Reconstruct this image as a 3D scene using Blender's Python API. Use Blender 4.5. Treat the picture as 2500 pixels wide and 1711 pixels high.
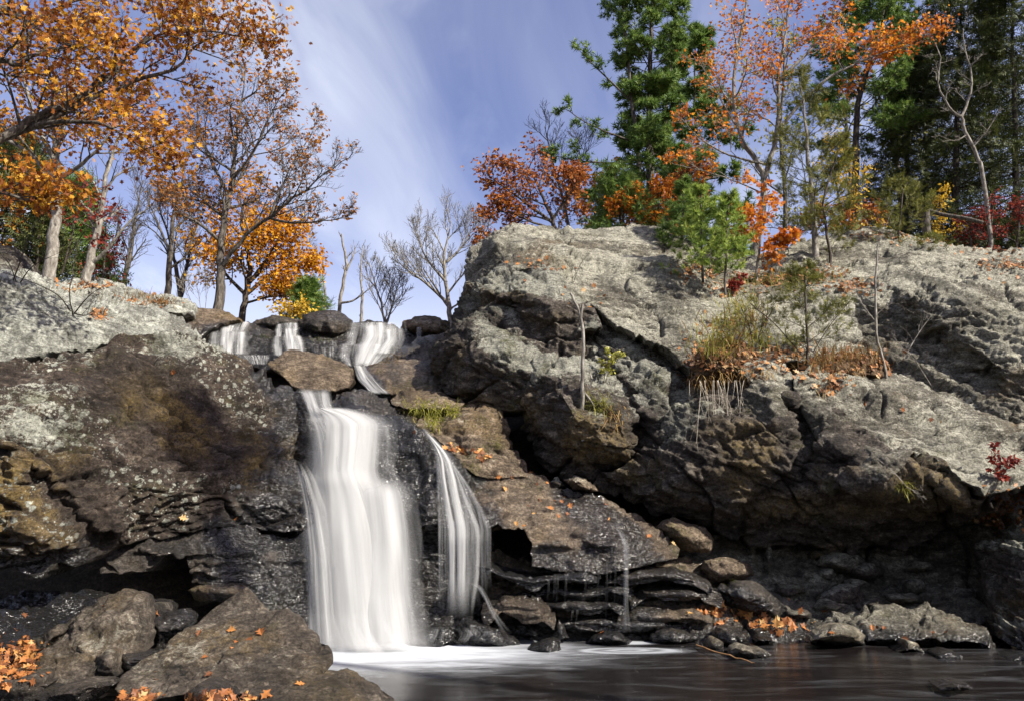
import bpy, bmesh, math, random
import numpy as np
from mathutils import Vector, Matrix
from mathutils.geometry import delaunay_2d_cdt
from mathutils.bvhtree import BVHTree

for o in list(bpy.data.objects):
    bpy.data.objects.remove(o)
scene = bpy.context.scene
COL = scene.collection
random.seed(7)

# ------------------------------------------------------------------ camera
F = 1800.0                       # focal length in photo pixels (photo 2500 x 1711)
CAMZ = 1.7
PITCH = math.radians(14.0)
cam_data = bpy.data.cameras.new('camera')
cam = bpy.data.objects.new('camera', cam_data)
COL.objects.link(cam)
cam.location = (0, 0, CAMZ)
cam.rotation_euler = (math.radians(90) + PITCH, 0, 0)
cam_data.sensor_width = 36.0
cam_data.lens = 36.0 * F / 2500.0
cam_data.clip_end = 3000
cam_data.clip_start = 0.05
scene.camera = cam

# ------------------------------------------------------------------ world, sun, exposure
SUN = Vector((0.66, -0.42, 0.62)).normalized()
world = bpy.data.worlds.new('World')
scene.world = world
world.use_nodes = True
nt = world.node_tree
nt.nodes.clear()
def N(tree, t, **kw):
    n = tree.nodes.new(t)
    for k, v in kw.items():
        setattr(n, k, v)
    return n
def L(tree, a, b):
    tree.links.new(a, b)
wo = N(nt, 'ShaderNodeOutputWorld')
bg = N(nt, 'ShaderNodeBackground')
sky = N(nt, 'ShaderNodeTexSky', sky_type='NISHITA', sun_disc=False)
sky.sun_elevation = math.asin(SUN.z)
sky.sun_rotation = math.atan2(SUN.x, SUN.y)
sky.altitude = 100
sky.air_density = 1.0
sky.dust_density = 1.2
sky.ozone_density = 3.0
bg.inputs['Strength'].default_value = 0.08
tc = N(nt, 'ShaderNodeTexCoord')
sep = N(nt, 'ShaderNodeSeparateXYZ')
L(nt, tc.outputs['Generated'], sep.inputs[0])
def wmath(op, a, b=None, c=None, clamp=False):
    n = N(nt, 'ShaderNodeMath', operation=op, use_clamp=clamp)
    for i, v in enumerate((a, b, c)):
        if v is None:
            continue
        if isinstance(v, (int, float)):
            n.inputs[i].default_value = v
        else:
            L(nt, v, n.inputs[i])
    return n.outputs[0]
zc = wmath('MAXIMUM', sep.outputs['Z'], 0.0)
zz = wmath('ADD', zc, 0.05)
px = wmath('DIVIDE', sep.outputs['X'], zz)
py = wmath('DIVIDE', sep.outputs['Y'], zz)
comb = N(nt, 'ShaderNodeCombineXYZ')
L(nt, px, comb.inputs[0]); L(nt, py, comb.inputs[1])
def cloud(rot, scx, scy, detail, lo, hi, seed, dist=0.6):
    mp = N(nt, 'ShaderNodeMapping')
    mp.inputs['Rotation'].default_value = (0, 0, math.radians(rot))
    mp.inputs['Scale'].default_value = (scx, scy, 1)
    mp.inputs['Location'].default_value = (seed, seed * 0.7, 0)
    L(nt, comb.outputs[0], mp.inputs[0])
    nz = N(nt, 'ShaderNodeTexNoise')
    nz.inputs['Scale'].default_value = 1.0
    nz.inputs['Detail'].default_value = detail
    nz.inputs['Roughness'].default_value = 0.55
    nz.inputs['Distortion'].default_value = dist
    L(nt, mp.outputs[0], nz.inputs['Vector'])
    mr = N(nt, 'ShaderNodeMapRange', interpolation_type='SMOOTHSTEP')
    mr.inputs['From Min'].default_value = lo
    mr.inputs['From Max'].default_value = hi
    L(nt, nz.outputs['Fac'], mr.inputs['Value'])
    return mr.outputs[0]
SEED3 = 21.3
c1 = cloud(28, 1.5, 0.42, 6, 0.36, 0.74, 15.5, 1.6)
c2 = cloud(-30, 0.75, 0.40, 3, 0.36, 0.74, 11.3)
c3 = cloud(-14, 1.3, 0.36, 6, 0.44, 0.74, SEED3, 1.5)
c1 = wmath('MAXIMUM', c1, c3)
c12 = wmath('MULTIPLY', c1, wmath('MULTIPLY_ADD', c2, 0.8, 0.2))
veil = wmath('MULTIPLY', c2, 0.22)
cm = wmath('ADD', wmath('MULTIPLY', c12, 0.9), veil, clamp=True)
hz = N(nt, 'ShaderNodeMapRange', interpolation_type='SMOOTHSTEP')
hz.inputs['From Min'].default_value = 0.46
hz.inputs['From Max'].default_value = 0.12
hz.inputs['To Max'].default_value = 0.85
hz.inputs['To Min'].default_value = 0.0
L(nt, sep.outputs['Z'], hz.inputs['Value'])
cm2 = wmath('MAXIMUM', cm, hz.outputs[0])
tint = N(nt, 'ShaderNodeMix', data_type='RGBA', blend_type='MULTIPLY')
tint.inputs['Factor'].default_value = 1.0
L(nt, sky.outputs[0], tint.inputs['A'])
tint.inputs['B'].default_value = (1.27, 1.01, 1.15, 1)
mixc = N(nt, 'ShaderNodeMix', data_type='RGBA')
L(nt, cm2, mixc.inputs['Factor'])
L(nt, tint.outputs['Result'], mixc.inputs['A'])
mixc.inputs['B'].default_value = (6.4, 6.7, 7.4, 1)
L(nt, mixc.outputs['Result'], bg.inputs['Color'])
L(nt, bg.outputs[0], wo.inputs[0])

sun_data = bpy.data.lights.new('sun', 'SUN')
sun_data.energy = 5.0
sun_data.angle = math.radians(0.6)
sun_data.color = (1.0, 0.945, 0.83)
sun = bpy.data.objects.new('sun', sun_data)
COL.objects.link(sun)
sun.rotation_euler = SUN.to_track_quat('Z', 'Y').to_euler()
sun.location = (20, -10, 30)

scene.view_settings.view_transform = 'Standard'
scene.view_settings.look = 'None'
scene.view_settings.exposure = 1.12
scene.view_settings.gamma = 1.0
scene.render.engine = 'CYCLES'
scene.cycles.max_bounces = 6
scene.cycles.transparent_max_bounces = 24
scene.cycles.diffuse_bounces = 3

# ------------------------------------------------------------------ pixel helpers
CP, SP = math.cos(PITCH), math.sin(PITCH)
CAM = np.array([0.0, 0.0, CAMZ])
def ray(u, v):
    u = np.asarray(u, float); v = np.asarray(v, float)
    x = (u - 1250.0) / F
    z = (855.5 - v) / F
    return np.stack([x, CP - z * SP, SP + z * CP], -1)
def at(u, v, Y):
    """point seen at photo pixel (u, v) standing at distance Y into the scene"""
    d = ray(u, v)
    return CAM + d * (np.asarray(Y, float) / d[..., 1])[..., None]
def atv(u, v, Y):
    return Vector(at(u, v, Y).tolist())

# ------------------------------------------------------------------ noise (numpy)
_rs = np.random.RandomState(11)
PERM = np.concatenate([_rs.permutation(256)] * 3)
GR = _rs.normal(size=(256, 3)); GR /= np.linalg.norm(GR, axis=1)[:, None]
def noise3(p):
    i = np.floor(p).astype(np.int64)
    f = p - i
    w = f * f * f * (f * (f * 6 - 15) + 10)
    i &= 255
    res = 0
    for dx in (0, 1):
        for dy in (0, 1):
            for dz in (0, 1):
                h = PERM[PERM[PERM[(i[:, 0] + dx) & 255] + ((i[:, 1] + dy) & 255)] + ((i[:, 2] + dz) & 255)]
                g = GR[h]
                dot = g[:, 0] * (f[:, 0] - dx) + g[:, 1] * (f[:, 1] - dy) + g[:, 2] * (f[:, 2] - dz)
                wt = (w[:, 0] if dx else 1 - w[:, 0]) * (w[:, 1] if dy else 1 - w[:, 1]) * (w[:, 2] if dz else 1 - w[:, 2])
                res = res + wt * dot
    return res * 1.6
def fbm(p, o=4, g=0.5):
    a, s, r = 1.0, 0, 0
    q = np.array(p)
    for k in range(o):
        s = s + a * noise3(q + 17.3 * k)
        r += a; a *= g; q = q * 2.03
    return s / r
CELLR = _rs.rand(256, 8)
def fracture(p):
    """blocky fracture field: every Voronoi cell has its own offset and tilt"""
    i = np.floor(p).astype(np.int64)
    best = np.full(len(p), 1e9); sec = np.full(len(p), 1e9); val = np.zeros(len(p))
    for dx in (-1, 0, 1):
        for dy in (-1, 0, 1):
            for dz in (-1, 0, 1):
                c = i + (dx, dy, dz)
                h = PERM[PERM[PERM[c[:, 0] & 255] + (c[:, 1] & 255)] + (c[:, 2] & 255)]
                r = CELLR[h]
                d = p - (c + r[:, :3])
                dist = (d * d).sum(1)
                v = (r[:, 3] - 0.5) * 2 + ((r[:, 4:7] - 0.5) * 2 * d).sum(1)
                m = dist < best
                sec = np.where(m, best, np.minimum(sec, dist))
                val = np.where(m, v, val)
                best = np.where(m, dist, best)
    edge = np.sqrt(sec) - np.sqrt(best)
    return val, edge
def sstep(a, b, x):
    t = np.clip((x - a) / (b - a), 0, 1)
    return t * t * (3 - 2 * t)

# ------------------------------------------------------------------ mesh helpers
def tag(o, label=None, cat=None, group=None, kind=None):
    if label: o['label'] = label
    if cat: o['category'] = cat
    if group: o['group'] = group
    if kind: o['kind'] = kind
    return o
def mesh_np(name, V, Fc, mat, parent=None, smooth=True, attrs=None, uv=None):
    """one mesh object out of numpy verts and tri/quad faces"""
    me = bpy.data.meshes.new(name)
    V = np.asarray(V, np.float32); Fc = np.asarray(Fc, np.int32)
    k = Fc.shape[1]
    me.vertices.add(len(V)); me.vertices.foreach_set('co', V.ravel())
    me.loops.add(Fc.size); me.loops.foreach_set('vertex_index', Fc.ravel())
    me.polygons.add(len(Fc))
    me.polygons.foreach_set('loop_start', np.arange(0, Fc.size, k, dtype=np.int32))
    me.polygons.foreach_set('use_smooth', np.full(len(Fc), smooth, dtype=bool))
    me.update(calc_edges=True)
    for an, av in (attrs or {}).items():
        a = me.attributes.new(an, 'FLOAT', 'POINT')
        a.data.foreach_set('value', np.asarray(av, np.float32))
    if uv is not None:
        l = me.uv_layers.new(name='UVMap')
        l.data.foreach_set('uv', np.asarray(uv, np.float32)[Fc.ravel()].ravel())
    me.validate()
    if mat: me.materials.append(mat)
    o = bpy.data.objects.new(name, me)
    COL.objects.link(o)
    if parent: o.parent = parent
    return o
def empty(name, loc=(0, 0, 0)):
    o = bpy.data.objects.new(name, None)
    COL.objects.link(o); o.location = loc
    o.empty_display_size = 0.2
    return o

# ------------------------------------------------------------------ materials
class NB:
    def __init__(s, name):
        s.m = bpy.data.materials.new(name); s.m.use_nodes = True
        s.t = s.m.node_tree; s.t.nodes.clear()
        s.out = s.n('ShaderNodeOutputMaterial')
        s.geo = s.n('ShaderNodeNewGeometry')
        s.tc = s.n('ShaderNodeTexCoord')
        s.P = s.geo.outputs['Position']
    def n(s, t, **kw): return N(s.t, t, **kw)
    def set(s, sock, v):
        if v is None: return
        if isinstance(v, (int, float)): sock.default_value = v
        elif isinstance(v, (tuple, list)):
            sock.default_value = v if len(v) == len(sock.default_value) else (*v, 1)
        else: L(s.t, v, sock)
    def math(s, op, a, b=None, c=None, clamp=False):
        n = s.n('ShaderNodeMath', operation=op, use_clamp=clamp)
        for i, v in enumerate((a, b, c)): s.set(n.inputs[i], v)
        return n.outputs[0]
    def mix(s, f, a, b, mode='MIX'):
        n = s.n('ShaderNodeMix', data_type='RGBA', blend_type=mode)
        s.set(n.inputs['Factor'], f); s.set(n.inputs['A'], a); s.set(n.inputs['B'], b)
        return n.outputs['Result']
    def noise(s, scale, detail=4, rough=0.55, vec=None, dist=0.0):
        n = s.n('ShaderNodeTexNoise')
        n.inputs['Scale'].default_value = scale; n.inputs['Detail'].default_value = detail
        n.inputs['Roughness'].default_value = rough; n.inputs['Distortion'].default_value = dist
        s.set(n.inputs['Vector'], vec if vec is not None else s.P)
        return n.outputs['Fac']
    def voro(s, scale, vec=None, feature='F1', rnd=1.0, out='Distance'):
        n = s.n('ShaderNodeTexVoronoi', feature=feature)
        n.inputs['Scale'].default_value = scale; n.inputs['Randomness'].default_value = rnd
        s.set(n.inputs['Vector'], vec if vec is not None else s.P)
        return n.outputs[out]
    def mapr(s, v, a, b, c=0.0, d=1.0):
        n = s.n('ShaderNodeMapRange', interpolation_type='SMOOTHSTEP')
        s.set(n.inputs['Value'], v)
        for k, x in zip(('From Min', 'From Max', 'To Min', 'To Max'), (a, b, c, d)): s.set(n.inputs[k], x)
        return n.outputs[0]
    def mapping(s, rot=(0, 0, 0), scale=(1, 1, 1), vec=None, loc=(0, 0, 0)):
        n = s.n('ShaderNodeMapping')
        n.inputs['Rotation'].default_value = [math.radians(a) for a in rot]
        n.inputs['Scale'].default_value = scale
        n.inputs['Location'].default_value = loc
        s.set(n.inputs['Vector'], vec if vec is not None else s.P)
        return n.outputs[0]
    def ramp(s, f, stops):
        n = s.n('ShaderNodeValToRGB')
        e = n.color_ramp.elements
        while len(e) < len(stops): e.new(0.5)
        for el, (p, c) in zip(e, stops):
            el.position = p; el.color = (*c, 1)
        s.set(n.inputs[0], f)
        return n.outputs[0]
    def attr(s, name):
        return s.n('ShaderNodeAttribute', attribute_name=name).outputs['Fac']
    def bump(s, h, strength, dist, nrm=None):
        n = s.n('ShaderNodeBump')
        n.inputs['Strength'].default_value = strength; n.inputs['Distance'].default_value = dist
        s.set(n.inputs['Height'], h)
        if nrm is not None: s.set(n.inputs['Normal'], nrm)
        return n.outputs[0]
    def pbsdf(s, col, rough, nrm=None, spec=0.5, **kw):
        n = s.n('ShaderNodeBsdfPrincipled')
        s.set(n.inputs['Base Color'], col); s.set(n.inputs['Roughness'], rough)
        s.set(n.inputs['Specular IOR Level'], spec)
        if nrm is not None: s.set(n.inputs['Normal'], nrm)
        for k, v in kw.items(): s.set(n.inputs[k], v)
        return n.outputs[0]
    def done(s, sh):
        L(s.t, sh, s.out.inputs['Surface']); return s.m

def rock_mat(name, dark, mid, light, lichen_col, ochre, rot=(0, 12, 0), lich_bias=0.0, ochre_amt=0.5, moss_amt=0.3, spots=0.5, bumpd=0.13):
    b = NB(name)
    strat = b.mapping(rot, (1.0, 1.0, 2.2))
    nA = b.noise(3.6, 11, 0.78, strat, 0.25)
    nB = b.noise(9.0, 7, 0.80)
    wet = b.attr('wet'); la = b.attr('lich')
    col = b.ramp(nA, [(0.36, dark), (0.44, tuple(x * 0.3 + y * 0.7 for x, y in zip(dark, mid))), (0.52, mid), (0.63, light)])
    col = b.mix(b.math('MULTIPLY', b.attr('och'), b.mapr(nB, 0.38, 0.56, 0.0, ochre_amt)), col, b.mix(nA, tuple(x * 0.35 for x in ochre), tuple(x * 1.5 for x in ochre)))
    thr = b.math('SUBTRACT', 0.72 - lich_bias, b.math('MULTIPLY', la, 0.34))
    src = b.math('ADD', b.math('MULTIPLY', nB, 0.65), b.math('MULTIPLY', nA, 0.35))
    lm = b.mapr(src, thr, b.math('ADD', thr, 0.06), 0.0, 0.92)
    if spots > 0:
        sp = b.math('MINIMUM', b.voro(6.5), b.math('MULTIPLY_ADD', b.voro(17.0), 0.9, 0.10))
        m_s = b.math('MULTIPLY', b.mapr(b.math('ADD', sp, b.math('MULTIPLY', nB, 0.7)), 0.70, 0.58), b.math('MULTIPLY', b.attr('spot'), spots))
        lm = b.math('MAXIMUM', lm, m_s)
    lm = b.math('MULTIPLY', lm, b.mapr(wet, 0.5, 0.1))
    lc = b.ramp(nA, [(0.36, tuple(x * 0.22 for x in lichen_col)), (0.47, tuple(x * 0.75 for x in lichen_col)), (0.62, tuple(min(1, x * 1.2) for x in lichen_col))])
    col = b.mix(lm, col, lc)
    if moss_amt > 0:
        mossc = b.mix(nB, (0.02, 0.022, 0.004), (0.12, 0.115, 0.02))
        col = b.mix(b.math('MULTIPLY', b.attr('moss'), b.mapr(nB, 0.42, 0.55, 0.0, moss_amt)), col, mossc)
    nC = b.noise(24, 3, 0.68)
    col = b.mix(1.0, col, b.mapr(nC, 0.34, 0.66, 0.58, 1.36), 'MULTIPLY')
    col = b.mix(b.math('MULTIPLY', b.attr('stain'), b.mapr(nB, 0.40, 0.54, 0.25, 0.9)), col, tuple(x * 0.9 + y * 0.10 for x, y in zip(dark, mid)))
    col = b.mix(wet, col, b.mix(1.0, col, (0.13, 0.126, 0.13, 1), 'MULTIPLY'))
    h = b.math('ADD', b.math('ADD', nA, b.math('MULTIPLY', nB, 0.45)), b.math('MULTIPLY', nC, 0.30))
    nr = b.bump(h, 1.0, bumpd)
    nW = b.noise(7.5, 3, 0.6, b.mapping(rot, (1.0, 1.0, 2.0)))
    cn = b.bump(nW, 1.0, 0.11)
    sh = b.pbsdf(col, 0.85, nr, 0.22)
    pn = sh.node
    b.set(pn.inputs['Coat Weight'], wet); b.set(pn.inputs['Coat Roughness'], b.mapr(nB, 0.35, 0.65, 0.09, 0.22))
    pn.inputs['Coat IOR'].default_value = 1.5
    L(b.t, cn, pn.inputs['Coat Normal'])
    return b.done(sh)

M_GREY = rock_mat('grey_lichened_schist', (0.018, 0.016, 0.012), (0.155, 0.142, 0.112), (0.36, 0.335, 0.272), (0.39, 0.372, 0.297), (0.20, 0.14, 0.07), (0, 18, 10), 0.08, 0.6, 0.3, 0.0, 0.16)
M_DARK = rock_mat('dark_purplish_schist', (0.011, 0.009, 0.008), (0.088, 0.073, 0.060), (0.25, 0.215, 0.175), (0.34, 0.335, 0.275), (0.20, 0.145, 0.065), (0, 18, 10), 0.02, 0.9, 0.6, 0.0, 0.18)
M_LEFT = rock_mat('brown_spotted_schist', (0.009, 0.007, 0.006), (0.066, 0.049, 0.038), (0.18, 0.14, 0.105), (0.46, 0.465, 0.39), (0.24, 0.165, 0.06), (0, -6, 0), 0.0, 1.0, 0.5, 0.95, 0.15)
M_WHITE = rock_mat('pale_lichened_slab', (0.035, 0.03, 0.026), (0.16, 0.147, 0.122), (0.30, 0.285, 0.24), (0.44, 0.445, 0.385), (0.20, 0.15, 0.08), (0, 10, 0), 0.10, 0.4, 0.2, 0.4, 0.13)
M_WARM = rock_mat('warm_brown_stone', (0.016, 0.012, 0.009), (0.148, 0.110, 0.076), (0.32, 0.25, 0.178), (0.30, 0.27, 0.21), (0.19, 0.125, 0.05), (0, -4, 0), -0.08, 0.6, 0.6, 0.0, 0.13)
M_WET = rock_mat('wet_black_schist', (0.010, 0.009, 0.008), (0.062, 0.052, 0.044), (0.19, 0.16, 0.135), (0.25, 0.24, 0.2), (0.13, 0.085, 0.035), (0, -5, 0), -0.2, 0.35, 0.55, 0.0, 0.15)
M_FRONT = rock_mat('brown_grey_boulder', (0.009, 0.008, 0.006), (0.072, 0.057, 0.044), (0.20, 0.165, 0.128), (0.28, 0.255, 0.20), (0.18, 0.125, 0.055), (0, -35, 0), -0.06, 0.5, 0.4, 0.25, 0.11)

M_PALE = rock_mat('pale_dry_stone', (0.03, 0.025, 0.018), (0.20, 0.175, 0.13), (0.36, 0.32, 0.25), (0.40, 0.37, 0.29), (0.26, 0.19, 0.09), (0, 20, 0), 0.0, 0.6, 0.2, 0.0, 0.12)

def simple_mat(name, stops, scale=20, rough=0.9, vscale=(1, 1, 1), bump=0.5, bd=0.02):
    b = NB(name)
    n = b.noise(scale, 5, 0.65, b.mapping((0, 0, 0), vscale))
    sh = b.pbsdf(b.ramp(n, stops), rough, b.bump(n, bump, bd), 0.2)
    return b.done(sh)
M_BARK = simple_mat('grey_brown_bark', [(0.3, (0.02, 0.017, 0.013)), (0.5, (0.075, 0.064, 0.053)), (0.7, (0.17, 0.15, 0.128))], 16, 0.9, (1, 1, 0.25), 0.9, 0.04)
M_BARKPALE = simple_mat('pale_grey_bark', [(0.3, (0.06, 0.052, 0.043)), (0.5, (0.17, 0.152, 0.13)), (0.7, (0.33, 0.31, 0.27))], 13, 0.9, (1, 1, 0.4), 0.8, 0.03)
M_BARKDARK = simple_mat('dark_bark', [(0.3, (0.018, 0.014, 0.011)), (0.5, (0.05, 0.04, 0.032)), (0.7, (0.11, 0.09, 0.075))], 16, 0.9, (1, 1, 0.3), 0.9, 0.03)
M_ROOT = simple_mat('pale_dry_root', [(0.3, (0.12, 0.095, 0.07)), (0.6, (0.36, 0.32, 0.26))], 9)
M_TERR = rock_mat('bedrock_and_soil', (0.02, 0.017, 0.014), (0.06, 0.048, 0.036), (0.12, 0.095, 0.07), (0.2, 0.2, 0.16), (0.14, 0.09, 0.04), (0, 5, 0), -0.2, 0.4, 0.2, 0.0)

def leaf_mat(name, stops, trans=0.45, rough=0.55, hue=0.05):
    b = NB(name)
    c = b.ramp(b.attr('tint'), stops)
    nz = b.noise(30, 2)
    c = b.mix(b.math('MULTIPLY', b.mapr(nz, 0.4, 0.7), 0.25), c, tuple(x * 0.5 for x in stops[len(stops) // 2][1]))
    p = b.pbsdf(c, rough, None, 0.25)
    t = b.n('ShaderNodeBsdfTranslucent'); L(b.t, c, t.inputs[0])
    mx = b.n('ShaderNodeMixShader'); mx.inputs[0].default_value = trans
    L(b.t, p, mx.inputs[1]); L(b.t, t.outputs[0], mx.inputs[2])
    return b.done(mx.outputs[0])
LF_ORANGE = leaf_mat('orange_oak_leaves', [(0.0, (0.10, 0.028, 0.012)), (0.35, (0.27, 0.085, 0.016)), (0.7, (0.47, 0.19, 0.02)), (1.0, (0.66, 0.38, 0.035))])
LF_RUST = leaf_mat('rust_oak_leaves', [(0.0, (0.10, 0.03, 0.014)), (0.4, (0.26, 0.075, 0.02)), (0.8, (0.42, 0.14, 0.03)), (1.0, (0.50, 0.22, 0.04))])
LF_TAN = leaf_mat('dry_brown_oak_leaves', [(0.0, (0.15, 0.06, 0.022)), (0.5, (0.36, 0.14, 0.032)), (1.0, (0.55, 0.26, 0.05))])
LF_GOLD = leaf_mat('golden_maple_leaves', [(0.0, (0.28, 0.085, 0.012)), (0.4, (0.50, 0.20, 0.015)), (0.8, (0.68, 0.33, 0.02)), (1.0, (0.75, 0.45, 0.04))])
LF_BRIGHT = leaf_mat('bright_orange_leaves', [(0.0, (0.30, 0.07, 0.015)), (0.5, (0.56, 0.17, 0.02)), (1.0, (0.70, 0.32, 0.03))])
LF_RED = leaf_mat('dark_red_leaves', [(0.0, (0.09, 0.014, 0.012)), (0.6, (0.22, 0.03, 0.024)), (1.0, (0.36, 0.07, 0.035))])
LF_YEL = leaf_mat('yellow_leaves', [(0.0, (0.40, 0.22, 0.02)), (1.0, (0.75, 0.52, 0.06))])
LF_LITTER = leaf_mat('fallen_brown_leaves', [(0.0, (0.09, 0.04, 0.018)), (0.5, (0.24, 0.10, 0.035)), (0.8, (0.36, 0.16, 0.05)), (1.0, (0.42, 0.29, 0.15))], 0.12)
LF_FALLEN = leaf_mat('fallen_orange_leaf', [(0.0, (0.06, 0.024, 0.012)), (0.35, (0.18, 0.062, 0.02)), (0.75, (0.33, 0.125, 0.035)), (0.92, (0.42, 0.21, 0.06)), (1.0, (0.42, 0.30, 0.14))], 0.10)
ND_PINE = leaf_mat('pine_needles', [(0.0, (0.035, 0.075, 0.018)), (0.5, (0.11, 0.185, 0.035)), (1.0, (0.23, 0.31, 0.07))], 0.35, 0.5)
ND_YOUNG = leaf_mat('young_pine_needles', [(0.0, (0.10, 0.17, 0.03)), (0.5, (0.24, 0.34, 0.06)), (1.0, (0.44, 0.50, 0.11))], 0.4, 0.5)
ND_CEDAR = leaf_mat('olive_cedar_sprays', [(0.0, (0.05, 0.058, 0.012)), (0.5, (0.13, 0.135, 0.025)), (1.0, (0.26, 0.25, 0.055))], 0.3, 0.6)
ND_DARK = leaf_mat('dark_hemlock_needles', [(0.0, (0.016, 0.026, 0.008)), (0.5, (0.05, 0.066, 0.018)), (1.0, (0.12, 0.13, 0.035))], 0.2, 0.6)
GRASS = leaf_mat('yellow_green_grass', [(0.0, (0.12, 0.13, 0.02)), (0.5, (0.34, 0.34, 0.05)), (1.0, (0.55, 0.50, 0.14))], 0.4)
DRYGRASS = leaf_mat('dry_brown_stems', [(0.0, (0.10, 0.05, 0.02)), (0.5, (0.25, 0.14, 0.05)), (1.0, (0.40, 0.28, 0.10))], 0.2)
MOSSM = leaf_mat('moss_green', [(0.0, (0.05, 0.06, 0.01)), (0.5, (0.16, 0.19, 0.02)), (1.0, (0.32, 0.36, 0.05))], 0.2)

# ------------------------------------------------------------------ rock builder
WETPATHS = [  # (photo polyline with distance, reach in metres)
    ([(740, 950, 14.5), (800, 1010, 13.9), (820, 1200, 13.3), (830, 1400, 12.8), (840, 1560, 12.4)], 1.25),
    ([(930, 1030, 13.9), (990, 1120, 13.5), (1010, 1250, 13.2), (1000, 1400, 12.9), (1000, 1560, 12.4)], 1.1),
    ([(1030, 1050, 13.9), (1095, 1120, 13.6), (1130, 1290, 13.0), (1140, 1500, 12.7)], 0.9),
    ([(1190, 1380, 12.8), (1400, 1400, 12.9), (1700, 1420, 13.3)], 0.55),
    ([(1420, 1200, 14.0), (1480, 1280, 13.6), (1525, 1400, 13.1), (1530, 1540, 12.9)], 0.85),
    ([(500, 850, 19.6), (640, 830, 20.0), (780, 860, 19.6), (900, 850, 19.8), (1000, 830, 20.0)], 1.2),
    ([(575, 1330, 12.4), (680, 1250, 12.8), (720, 1150, 13.2)], 0.8),
    ([(700, 1420, 12.3), (560, 1420, 12.1)], 0.55),
    ([(870, 890, 17.5), (900, 950, 16)], 0.5),
    ([(0, 1490, 9.6), (200, 1480, 10.2)], 1.0),
    ([(1780, 1460, 13.2), (1950, 1540, 12.8)], 0.5),
]
_WS = []
for _p, _r in WETPATHS:
    q = np.array([at(*a) for a in _p])
    for _a, _b in zip(q[:-1], q[1:]):
        _WS.append((_a, _b, _r))
def wetness(P):
    w = np.zeros(len(P))
    nz = fbm(P * 1.6, 4) * 0.55
    for a, b, r in _WS:
        ab = b - a
        t = np.clip(((P - a) @ ab) / (ab @ ab), 0, 1)
        d = np.linalg.norm(P - (a + t[:, None] * ab), axis=1)
        w = np.maximum(w, sstep(1.0, 0.55, d / r + nz))
    w = np.maximum(w, sstep(0.40, 0.12, P[:, 2] + nz * 0.35))
    return w

BED_L = np.array([0.06, -0.28, 0.955]); BED_L /= np.linalg.norm(BED_L)
BED_R = np.array([0.34, -0.30, 0.89]); BED_R /= np.linalg.norm(BED_R)
PRE = {  # low swell, big blocks, small blocks, strata ledges, cracks, fine grit
    'slab':    dict(swell=.14, big=.06, bs=1.5, small=.020, ss=.5, strata=.022, sh=.30, crack=.08, grit=.022, joint=1.35),
    'chunk':   dict(swell=.07, big=.13, bs=1.1, small=.045, ss=.34, strata=.04, sh=.26, crack=.12, grit=.030, joint=1.25),
    'wall':    dict(swell=.10, big=.10, bs=1.2, small=.036, ss=.32, strata=.07, sh=.24, crack=.17, grit=.030, joint=.7),
    'ledge':   dict(swell=.07, big=.08, bs=.7, small=.045, ss=.20, strata=.10, sh=.14, crack=.06, grit=.030),
    'boulder': dict(swell=.10, big=.06, bs=.8, small=.026, ss=.24, strata=.025, sh=.14, crack=.05, grit=.022),
    'stone':   dict(swell=.05, big=.045, bs=.4, small=.018, ss=.14, strata=.014, sh=.08, crack=.018, grit=.014),
}
JOINTS = [(np.array([0.22, 0.72, 0.66]), 0.62, .055), (np.array([0.80, -0.50, 0.33]), 1.7, .05), (np.array([-0.25, 0.35, 0.90]), 1.1, .05)]
def joints(P, amp):
    """long straight cracks: each block between two joint planes sits a little proud or back"""
    d = 0; ck = np.zeros(len(P))
    for q, (j, sp, off) in enumerate(JOINTS):
        j = j / np.linalg.norm(j)
        t = (P @ j) / sp + 0.45 * fbm(P * 0.45 + 7 * q, 2) + 0.03 * fbm(P * 2.2, 2)
        c = np.floor(t).astype(np.int64)
        h0 = CELLR[PERM[(c * 7 + 31 * q) & 255], 1] - 0.5
        h1 = CELLR[PERM[((c + 1) * 7 + 31 * q) & 255], 1] - 0.5
        w = sstep(1 - 0.09 / sp, 1.0, t - c)
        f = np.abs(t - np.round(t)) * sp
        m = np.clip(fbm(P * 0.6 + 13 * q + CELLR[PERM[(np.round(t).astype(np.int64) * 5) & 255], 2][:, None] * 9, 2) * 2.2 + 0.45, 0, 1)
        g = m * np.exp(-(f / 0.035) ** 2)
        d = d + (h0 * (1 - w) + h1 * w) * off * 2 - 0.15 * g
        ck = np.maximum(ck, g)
    return d * amp, ck
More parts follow.
